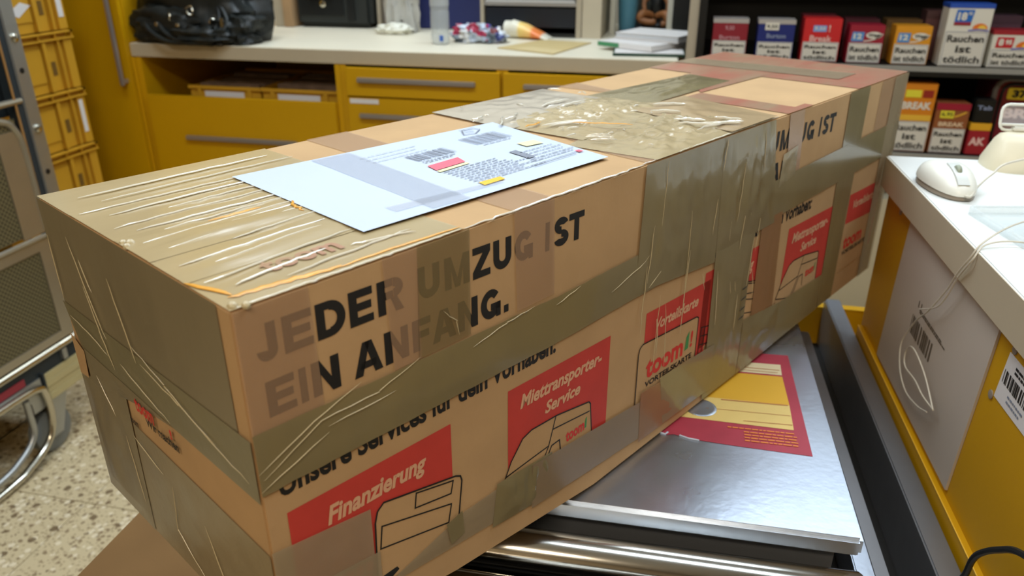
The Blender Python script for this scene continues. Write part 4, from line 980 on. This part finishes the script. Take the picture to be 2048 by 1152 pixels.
# ---------------------------------------------------------------- things on the worktop
WZ = .9705
def blob(name, m, parent, c, r, seed=0, amp=.15, fr=3, zmin=None, pw=1.0, nu=40, nv=24, label=None):
    vs = []; fs = []
    for j in range(nv+1):
        ph = -PI/2+PI*j/nv
        for i in range(nu):
            th = 2*PI*i/nu
            d = Vector((math.copysign(abs(math.cos(ph))**pw, 1)*math.copysign(abs(math.cos(th))**pw, math.cos(th)), math.copysign(abs(math.cos(ph))**pw, 1)*math.copysign(abs(math.sin(th))**pw, math.sin(th)), math.copysign(abs(math.sin(ph))**pw, math.sin(ph))))
            q = d*fr+Vector((seed, seed*2, 0)); f = 1+amp*(noise.noise(q)*1.2+(.5-abs(noise.noise(q*2.1)))*.8)
            p = Vector(c)+Vector((d.x*r[0]*f, d.y*r[1]*f, d.z*r[2]*f))
            if zmin is not None and p.z < zmin: p.z = zmin
            if name == 'bag_body' and p.x < -.205: p.x = -.205
            vs.append(p)
    for j in range(nv):
        for i in range(nu): fs.append((j*nu+i, j*nu+(i+1) % nu, (j+1)*nu+(i+1) % nu, (j+1)*nu+i))
    return MB().add(vs, fs).build(name, m, parent, smooth=True, label=label)
HB = thing('handbag', 'slouchy black leather handbag with metal rings and buckles on the worktop', 'bag', (-1.60, 2.39, WZ))
blob('bag_body', BLACK, HB, (.0, .05, .10), (.205, .125, .15), seed=3, amp=.20, fr=2.6, zmin=.0, pw=.72, nu=72, nv=44)
blob('front_pocket', BLACK, HB, (-.06, -.055, .055), (.13, .05, .062), seed=8, amp=.22, fr=3.4, zmin=.0015, pw=.75, nu=48, nv=28)
blob('side_fold', BLACK, HB, (.135, -.01, .045), (.085, .075, .055), seed=12, amp=.3, fr=3, zmin=.0015, pw=.8, nu=40, nv=24)
blob('side_fold', BLACK, HB, (.055, -.09, .028), (.10, .045, .030), seed=17, amp=.3, fr=3, zmin=.0015, pw=.85)
for i, (x, y, z, rx) in enumerate(((-.150, -.050, .125, .3), (-.095, -.085, .098, 1.1), (-.03, -.105, .085, .7), (.04, -.10, .105, .2), (.10, -.08, .07, 1.2), (-.135, -.088, .055, .8))):
    pts = [Vector((x, y, z))+Matrix.Rotation(rx, 3, 'X') @ Matrix.Rotation(i, 3, 'Z') @ Vector((.013*math.cos(q*PI/8), .004*math.sin(q), .013*math.sin(q*PI/8))) for q in range(16)]
    MB().tube(pts, .0022, 6, closed=True).build('metal_ring', CHROME, HB, smooth=True)
for (x, y, z) in ((-.175, -.035, .085), (-.085, -.105, .062), (.0, -.118, .062), (.065, -.115, .045)):
    MB().lathe([(.008, 0), (.007, .004), (.003, .006)], 12, Matrix.Translation((x, y, z)) @ Matrix.Rotation(PI/2, 4, 'X')).build('rivet', CHROME, HB, smooth=True)
MB().box(.132, .144, -.092, -.086, .045, .085, bev=.002).build('buckle', CHROME, HB)
for dx in (0, .05):
    MB().tube(smooth_pts([(-.15+dx, -.075, .09), (-.11+dx, -.115, .045), (-.03+dx, -.13, .012), (.06+dx, -.12, .02), (.12+dx*.6, -.08, .07), (.10, -.05, .14)]), .0075, 8).build('strap', BLACK, HB, smooth=True)

t = thing('beige_folder', 'beige upright folder between the handbag and the black case', 'folder', (-1.535, 2.90, WZ))
bx('folder_board', BEIGE, t, -.045, -.005, -.05, .20, 0, .30, bev=.002)
bx('folder_board', mat('tan_board', (170, 138, 100), .6, var=.1), t, -.004, .035, -.06, .20, 0, .28, bev=.002)
BC = thing('black_case', 'black rigid case with metal clasp at the back of the worktop', 'case', (-1.335, 2.90, WZ))
MB().box(-.155, .150, -.045, .10, 0, .28, bev=.018).build('case_shell', BLACKC, BC, smooth=True)
bx('recess_panel', BLACKP, BC, -.135, .04, -.0485, -.0452, .045, .26)
bx('upright_strap', BLACKP, BC, .055, .085, -.0505, -.0452, .03, .27)
MB().lathe([(.014, 0), (.012, .006), (.004, .009)], 16, Matrix.Translation((-.04, -.0487, .085)) @ Matrix.Rotation(PI/2, 4, 'X')).build('clasp', CHROME, BC, smooth=True)
bx('handle_grip', BLACKP, BC, -.09, .0, -.060, -.0487, .10, .125, bev=.003)
t = thing('beige_file_stand', 'narrow beige upright file stand right of the black case', 'stand', (-1.122, 2.95, WZ))
bx('side_board', BEIGE, t, -.055, -.043, -.06, .20, 0, .30); bx('side_board', BEIGE, t, .0, .012, -.06, .20, 0, .30); bx('base_board', BEIGE, t, -.043, 0, -.06, .20, 0, .01)
bx('file', mat('grey_file', (140, 132, 124), .6, var=.1), t, -.038, -.006, -.04, .19, .0105, .27)
PB = thing('plastic_bag', 'crumpled translucent plastic bag beside the navy box', 'bag', (-1.04, 2.80, WZ))
blob('bag_film', mat('frosted_film', (206, 204, 196), .3, alpha=.75, var=.15, vscale=20), PB, (0, 0, .12), (.055, .05, .16), seed=5, amp=.45, fr=3.5, zmin=0)
blob('bag_flap', mat('white_film', (226, 224, 208), .35, var=.05), PB, (-.01, -.075, .013), (.062, .035, .022), seed=6, amp=.3, fr=3, zmin=.0012)
NB = thing('navy_box', 'dark navy box standing behind the clear bottle', 'box', (-.89, 2.90, WZ))
bx('box_shell', NAVY, NB, -.125, .142, 0, .16, 0, .130, bev=.003)
bx('box_lid', NAVY, NB, -.127, .144, -.002, .162, .1305, .152, bev=.002)
t = thing('paper_pile', 'white papers lying on the navy box', 'paper', (-.88, 2.93, WZ+.1545)); bx('sheet', LABEL, t, -.06, .10, 0, .12, 0, .012); bx('sheet', KRAFT, t, -.07, .13, .01, .12, .0125, .02)
BT = thing('clear_bottle', 'clear tall plastic bottle standing on the worktop', 'bottle', (-.806, 2.50, WZ))
MB().lathe([(.004, .001), (.026, .0), (.030, .006), (.030, .03), (.028, .035), (.030, .04), (.030, .10), (.028, .105), (.030, .11), (.030, .17), (.014, .215), (.014, .235)], 24).build('bottle_wall', CLEARB, BT, smooth=True)
MB().lathe([(.016, .2355), (.016, .252), (.014, .254)], 20).build('cap', WPLAS, BT, smooth=True)
MB().lathe([(.0305, .118), (.0305, .160)], 24).build('label_band', mat('pale_band_film', (200, 204, 206), .3, alpha=.6), BT, smooth=True)
bx('blue_tag', col('tag_blue', (60, 100, 180)), BT, .008, .020, -.034, -.0312, .012, .03)
t = thing('sweets_wrapper', 'crumpled wrapper with white, red and blue print on the worktop', 'wrapper', (-.70, 2.58, WZ))
WR = bpy.data.materials.new('wrapper_print'); WR.use_nodes = True; nt = WR.node_tree; b = nt.nodes['Principled BSDF']; b.inputs['Roughness'].default_value = .25
v = nt.nodes.new('ShaderNodeTexVoronoi'); v.inputs['Scale'].default_value = 34; tc = nt.nodes.new('ShaderNodeTexCoord'); nt.links.new(tc.outputs['Object'], v.inputs['Vector'])
sp_ = nt.nodes.new('ShaderNodeSeparateColor'); nt.links.new(v.outputs['Color'], sp_.inputs[0]); cr = nt.nodes.new('ShaderNodeValToRGB'); cr.color_ramp.interpolation = 'CONSTANT'
els = cr.color_ramp.elements; els[0].position = 0; els[0].color = lin(190, 200, 214); els[1].position = .45; els[1].color = lin(216, 216, 214)
for p_, c_ in ((.62, (170, 50, 80)), (.74, (70, 80, 140)), (.84, (120, 130, 140)), (.93, (150, 90, 90))):
    e = els.new(p_); e.color = lin(*c_)
nt.links.new(sp_.outputs[0], cr.inputs[0]); nt.links.new(cr.outputs[0], b.inputs['Base Color'])
blob('wrapper_foil', WR, t, (-.015, 0, .022), (.062, .045, .030), seed=21, amp=.45, fr=4, zmin=0)
blob('wrapper_foil', WR, t, (.050, .0, .016), (.040, .040, .022), seed=25, amp=.5, fr=4, zmin=.001)
CT = thing('cream_tube', 'white cosmetic tube with yellow and orange print lying on the worktop', 'tube', (-.560, 2.70, WZ), math.radians(-8))
vs = []; fs = []
lv = [(-.078, .028, .028), (-.055, .028, .028), (-.05, .030, .030), (.0, .034, .024), (.05, .038, .012), (.082, .040, .0015)]
N = 20
for x, a, b in lv:
    for i in range(N): th = 2*PI*i/N; vs.append((x, a*math.cos(th), max(.030 if 0 else b, b)+b*math.sin(th)))
for j in range(len(lv)-1):
    for i in range(N): fs.append((j*N+i, j*N+(i+1) % N, (j+1)*N+(i+1) % N, (j+1)*N+i))
fs += [tuple(range(N)), tuple((len(lv)-1)*N+i for i in range(N))]
TM = bpy.data.materials.new('tube_print'); TM.use_nodes = True; nt = TM.node_tree; b = nt.nodes['Principled BSDF']; b.inputs['Roughness'].default_value = .35
tc = nt.nodes.new('ShaderNodeTexCoord'); sx = nt.nodes.new('ShaderNodeSeparateXYZ'); nt.links.new(tc.outputs['Object'], sx.inputs[0]); mr = nt.nodes.new('ShaderNodeMapRange'); mr.inputs['From Min'].default_value = -.08; mr.inputs['From Max'].default_value = .08
nt.links.new(sx.outputs[0], mr.inputs[0]); cr = nt.nodes.new('ShaderNodeValToRGB'); cr.color_ramp.interpolation = 'EASE'; els = cr.color_ramp.elements; els[0].position = 0; els[0].color = lin(226, 222, 204); els[1].position = .30; els[1].color = lin(228, 222, 200)
for p_, c_ in ((.38, (236, 204, 120)), (.60, (238, 190, 110)), (.68, (232, 130, 64)), (.84, (232, 130, 64)), (.90, (226, 220, 200))):
    e = els.new(p_); e.color = lin(*c_)
nt.links.new(mr.outputs[0], cr.inputs[0]); nt.links.new(cr.outputs[0], b.inputs['Base Color'])
MB().add(vs, fs).build('tube_body', TM, CT, smooth=True)
t = thing('kraft_envelope', 'flat kraft envelope at the front edge of the worktop', 'envelope', (0, 0, 0))
MB().prism([(-.600, 2.435), (-.405, 2.335), (-.330, 2.62), (-.50, 2.66)], WZ, WZ+.003, lambda a, b, h: Vector((a, b, h))).build('envelope_paper', KRAFT, t)
poly('envelope_flap', [(-.545, 2.415), (-.405, 2.340), (-.385, 2.41), (-.50, 2.47)], mat('kraft_flap', (204, 184, 136), .7), t, lambda a, b, h: Vector((a, b, WZ+.003+h)), .0004)
# desk organiser
OG = thing('desk_organiser', 'beige desk organiser with grey trays and dark slots', 'organiser', (-.54, 2.74, WZ))
bx('side_panel', BEIGE, OG, -.195, -.183, 0, .30, 0, .42); bx('side_panel', BEIGE, OG, .140, .158, 0, .30, 0, .42); bx('side_panel', mat('light_beige_board', (196, 184, 160), .6, var=.04), OG, .160, .225, .004, .30, 0, .42)
bx('back_panel', BLACKP, OG, -.183, .140, .285, .30, 0, .42)
for z in (.0, .100, .172, .245, .32): bx('tray_shelf', mat('grey_tray', (150, 144, 136), .45, var=.06) if z else BLACKP, OG, -.182, .139, .004, .284, z+.001, z+.012)
bx('dark_drawer', mat('dark_navy_drawer', (22, 28, 38), .4), OG, -.180, .137, .012, .24, .030, .095, bev=.002)
for i, (z, n_) in enumerate(((.112, 3), (.184, 4), (.257, 3))):
    for j in range(n_): bx('paper_sheet', mat('tray_paper_%d' % (j % 3), [(214, 212, 206), (160, 158, 156), (196, 200, 206)][j % 3], .6), OG, -.178+.004*j, .134-.006*j, .006+.004*j, .25, z+.001+j*.006, z+.0055+j*.006)
# papers and green folder at right end
t = thing('green_folder', 'dark green folder at the right end under white booklets', 'folder', (-.135, 2.47, WZ), math.radians(4))
MB().box(-.105, .105, -.11, .14, 0, .007, bev=.001).build('folder_cover', GREEND, t); bx('folder_sheet', LABEL, t, -.10, .10, -.105, .135, .0075, .009)
t = thing('green_banded_booklet', 'white booklet with green band, middle of the paper stack', 'booklet', (-.165, 2.50, WZ+.0105), math.radians(-32))
MB().box(-.10, .10, -.08, .09, 0, .016, bev=.001).build('page_block', LABEL, t); bx('green_band', GREENM, t, -.1005, -.09, -.078, .088, .001, .0155); bx('green_band', GREENM, t, -.10, -.02, -.0815, -.0803, .002, .014)
t = thing('white_booklet', 'white open booklet topmost of the paper stack', 'booklet', (-.115, 2.56, WZ+.0275), math.radians(-24))
MB().box(-.11, .105, -.075, .09, 0, .005, bev=.001).build('cover_sheet', LABEL, t); MB().box(-.108, .103, -.073, .088, .0055, .016, bev=.001).build('page_block', mat('booklet_pages', (206, 208, 210), .6), t); MB().box(-.11, .105, -.075, .09, .0165, .019, bev=.001).build('cover_sheet', LABEL, t)
# niche behind: uprights, cup, figurine
NI = thing('open_rack', 'dark open rack with pale uprights at the right end of the worktop', 'rack', (-.16, 2.86, WZ))
bx('pale_upright', mat('pale_upright', (196, 192, 176), .5), NI, -.138, -.120, 0, .03, 0, .42); bx('pale_upright', mat('pale_upright', (196, 192, 176), .5), NI, .058, .076, 0, .03, 0, .42)
bx('back_panel', mat('dark_green_back', (44, 46, 38), .6), NI, -.138, .135, .33, .345, 0, .42); bx('dark_side', BLACKP, NI, .078, .132, -.02, .32, 0, .42); bx('rack_base', BLACKP, NI, -.118, .056, .02, .329, 0, .006)
CU = thing('teal_cup', 'teal blue cup in the open rack', 'cup', (-.245, 2.955, WZ+.0065))
MB().lathe([(.026, 0), (.030, .003), (.036, .09), (.037, .112), (.034, .112), (.032, .09)], 28).build('cup_body', TEAL, CU, smooth=True)
FG = thing('figurine', 'small brown seated figurine with dark clothes beside the teal cup', 'figurine', (-.155, 2.98, WZ+.0065))
blob('seat_block', BLACKP, FG, (.01, 0, .018), (.055, .04, .018), amp=.05, zmin=0); blob('torso', BLACKP, FG, (.01, .01, .085), (.026, .022, .045), amp=.1)
blob('head', BROWN, FG, (.008, .008, .150), (.020, .020, .022), amp=.1)
for pts, rr_ in (([(-.005, 0, .05), (-.035, -.03, .060), (-.045, -.035, .04), (-.012, -.04, .032), (.012, -.04, .034)], [.013, .014, .012, .011, .008]), ([(.015, 0, .05), (.045, -.03, .058), (.05, -.035, .03), (.03, -.04, .026)], [.013, .013, .011, .008]),
                 ([(-.012, .005, .12), (-.034, -.01, .098), (-.030, -.025, .070)], [.009, .008, .007]), ([(.030, .005, .12), (.050, -.01, .095), (.052, -.02, .062)], [.009, .009, .009])):
    MB().tube(smooth_pts(pts, 4), [rr_[min(len(rr_)-1, int(i/4))] for i in range((len(pts)-1)*4+1)], 10).build('limb', BROWN, FG, smooth=True)

# ---------------------------------------------------------------- yellow mail crates at left
crate_parts = None
def crate(i):
    t = thing('mail_crate', '', 'crate', (-1.87, 1.90, .1725*i), 0, 'yellow crate stack by the tall cabinet')
    k = MB(); a, b, H_ = .58, .40, .170
    k.box(-a, 0, -.19, .20, 0, .006); k.box(-.006, 0, -.19, .20, .006, H_-.004); k.box(-a, -a+.006, -.19, .20, .006, H_-.004); k.box(-a+.006, -.006, -.19, -.184, .006, H_-.004); k.box(-a+.006, -.006, .194, .20, .006, H_-.004)
    k.build('crate_shell', YCR, t)
    k = MB(); k.box(.0005, .016, -.195, .212, H_-.006, H_-.001); k.box(.0005, .016, -.195, .212, H_-.024, H_-.020); k.box(-a-.012, .016, .2005, .213, H_-.006, H_-.001)
    for j in range(7): k.box(.0005, .014, -.19+.066*j, -.187+.066*j, H_-.020, H_-.006)
    k.build('rim', YCR, t)
    for yy in (.085, -.13):
        k = MB(); k.box(.0005, .013, yy, yy+.012, .002, H_-.0245); k.build('rib', YCR, t)
    k = MB(); k.box(.0005, .010, .172, .204, .002, H_-.0245); k.box(.0005, .013, .145, .150, .002, H_-.0245); k.build('corner_column', YCR, t)
    k = MB(); k.box(.0005, .0035, -.115, .082, .03, H_-.045); k.build('recessed_panel', YCR, t)
    k = MB(); k.box(-.0002, .0012, .115, .132, .045, .085); k.build('grip_slot', mat('slot_shadow', (110, 80, 24), .7), t)
    return t
ordn = ['bottom yellow mail crate of the stack', 'second yellow mail crate from the floor', 'third yellow mail crate from the floor', 'fourth yellow mail crate from the floor', 'fifth yellow mail crate, label on its corner column', 'sixth yellow mail crate, level with the steel post bolt', 'topmost yellow mail crate with white sticker']
for i in range(7):
    t = crate(i); t['label'] = ordn[i]
    if i == 4: bx('corner_label', LABEL, t, .0105, .0112, .176, .192, .035, .135)
    if i == 6:
        bx('corner_label', LABEL, t, .0105, .0112, .176, .196, .035, .100)
        MB().prism([(.0, .06), (.05, .085), (.085, .075), (.035, .045)], .0040, .0046, lambda a, b, h: Vector((h, a, b))).build('sticker', LABEL, t)

# ---------------------------------------------------------------- roll trolley at left
TR = thing('roll_trolley', 'galvanised roll trolley with perforated side panels beside the crates', 'trolley', (-1.60, 0, 0))
Y1 = 1.585
bx('corner_post', GALV, TR, -.035, .004, 1.605, 1.648, .12, 1.75, bev=.003)
for z in (1.07, .851, .63, .41): MB().lathe([(.011, 0), (.010, .005), (.005, .008)], 16, Matrix.Translation((.004, 1.626, z)) @ Matrix.Rotation(PI/2, 4, 'Y')).build('bolt', CHROME, TR, smooth=True)
for z in (.993, .74, .52): MB().lathe([(.007, 0), (.007, .0008)], 14, Matrix.Translation((.0042, 1.624, z)) @ Matrix.Rotation(PI/2, 4, 'Y')).build('hole', BLACKP, TR)
bx('rubber_strip', RUBBER, TR, -.03, .002, 1.583, 1.603, .30, 1.75, bev=.002)
MB().tube([(.003, 1.580, .32), (.003, 1.580, 1.75)], .003, 6).build('cable_trim', mat('brass_trim', (150, 110, 60), .5), TR)
bx('dark_liner', RUBBER, TR, -.06, -.045, .75, 1.60, .885, 1.75)
# upper perforated panel with tube frame
fr1 = smooth_pts([(0, .80, .905), (0, 1.40, .900), (0, 1.525, .888), (0, 1.562, .855), (0, 1.572, .80), (0, 1.575, .60)], 5)
MB().tube([(0, .80, .925), (0, 1.60, .925)], .008, 8).build('cross_bar', ALU, TR, smooth=True)
MB().tube(fr1, .009, 8).build('panel_frame', ALU, TR, smooth=True)
bx('perforated_panel', PERF, TR, -.004, .0, .80, 1.566, .600, .888)
bx('frame_strip', ALU, TR, -.003, .003, 1.50, 1.570, .595, .86)
bx('perforated_panel', PERF, TR, -.004, .0, .80, 1.566, .315, .575)
MB().tube([(.002, .80, .586), (.002, 1.585, .586)], .0065, 8).build('cross_bar', ALU, TR, smooth=True)
bx('frame_strip', ALU, TR, -.003, .003, .80, 1.578, .552, .578); bx('frame_strip', ALU, TR, -.003, .0032, 1.535, 1.578, .312, .552); bx('frame_strip', ALU, TR, -.003, .003, .80, 1.578, .300, .322)
MB().tube([(.004, .80, .287), (.004, 1.56, .287), (.004, 1.585, .296)], .008, 8).build('bottom_bar', CHROME, TR, smooth=True)
bx('dark_rail', RUBBER, TR, -.03, -.002, .80, 1.58, .235, .285)
bx('latch_pin', GALV, TR, -.002, .008, 1.515, 1.530, .245, .275)
bx('red_stripe', col('trolley_red', (140, 40, 52)), TR, -.001, .001, 1.05, 1.385, .238, .258)
k = MB()
for j in range(4): k.box(-.02, .006-.002*(j % 2), 1.44, 1.60, .160+.019*j, .178+.019*j)
k.build('buffer_profile', BEIGEP, TR)
bx('end_plate', RUBBER, TR, -.02, .008, 1.434, 1.4395, .155, .245)
pl = MB().prism([(1.20, .150), (1.43, .150), (1.43, .235), (1.05, .235), (1.05, .205), (1.36, .205), (1.385, .18), (1.385, .150)], -.004, .002, lambda a, b, h: Vector((h, a, b))).build('bracket_plate', GALV, TR)
MB().tube(smooth_pts([(.010, .80, .005+.012), (.010, 1.22, .014), (.010, 1.33, .030), (.010, 1.40, .065), (.010, 1.425, .12), (.010, 1.425, .19), (.010, 1.405, .215), (.010, 1.30, .222), (.010, .95, .222)], 6), .0095, 10).build('foot_tube', CHROME, TR, smooth=True)
MB().tube(smooth_pts([(.002, .80, .040), (.002, 1.20, .042), (.002, 1.31, .060), (.002, 1.365, .10), (.002, 1.37, .16), (.002, 1.37, .20)], 6), .0085, 10).build('foot_tube', GALV, TR, smooth=True)
# frame at the other side and base
bx('base_plate', GALV, TR, -.70, -.032, .80, 1.60, .205, .235); bx('corner_post', GALV, TR, -.70, -.665, 1.605, 1.648, .12, 1.75)
bx('perforated_panel', PERF, TR, -.69, -.686, .80, 1.60, .32, 1.6)
for (cx, cy) in ((-.03, 1.475), (-.66, 1.475), (-.03, .90), (-.66, .90)):
    w_ = MB().lathe([(.02, -.016), (.052, -.016), (.062, -.012), (.062, .012), (.052, .016), (.02, .016)], 28, Matrix.Translation((cx, cy-.03, .0625)) @ Matrix.Rotation(PI/2, 4, 'Y')).build('caster_wheel', WHEELM, TR, smooth=True)
    MB().lathe([(.014, -.022), (.014, .022)], 14, Matrix.Translation((cx, cy-.03, .0625)) @ Matrix.Rotation(PI/2, 4, 'Y')).build('hub', CHROME, w_, smooth=True)
    fk = lambda a, b, h: Vector((h, a, b))
    k = MB()
    for hx in (cx-.026, cx+.023): k.prism([(cy-.052, .048), (cy-.012, .048), (cy+.03, .150), (cy+.035, .204), (cy-.04, .204), (cy-.035, .150)], hx, hx+.003, fk)
    k.box(cx-.026, cx+.026, cy-.04, cy+.035, .200, .2045)
    k.build('caster_fork', GALV, TR)
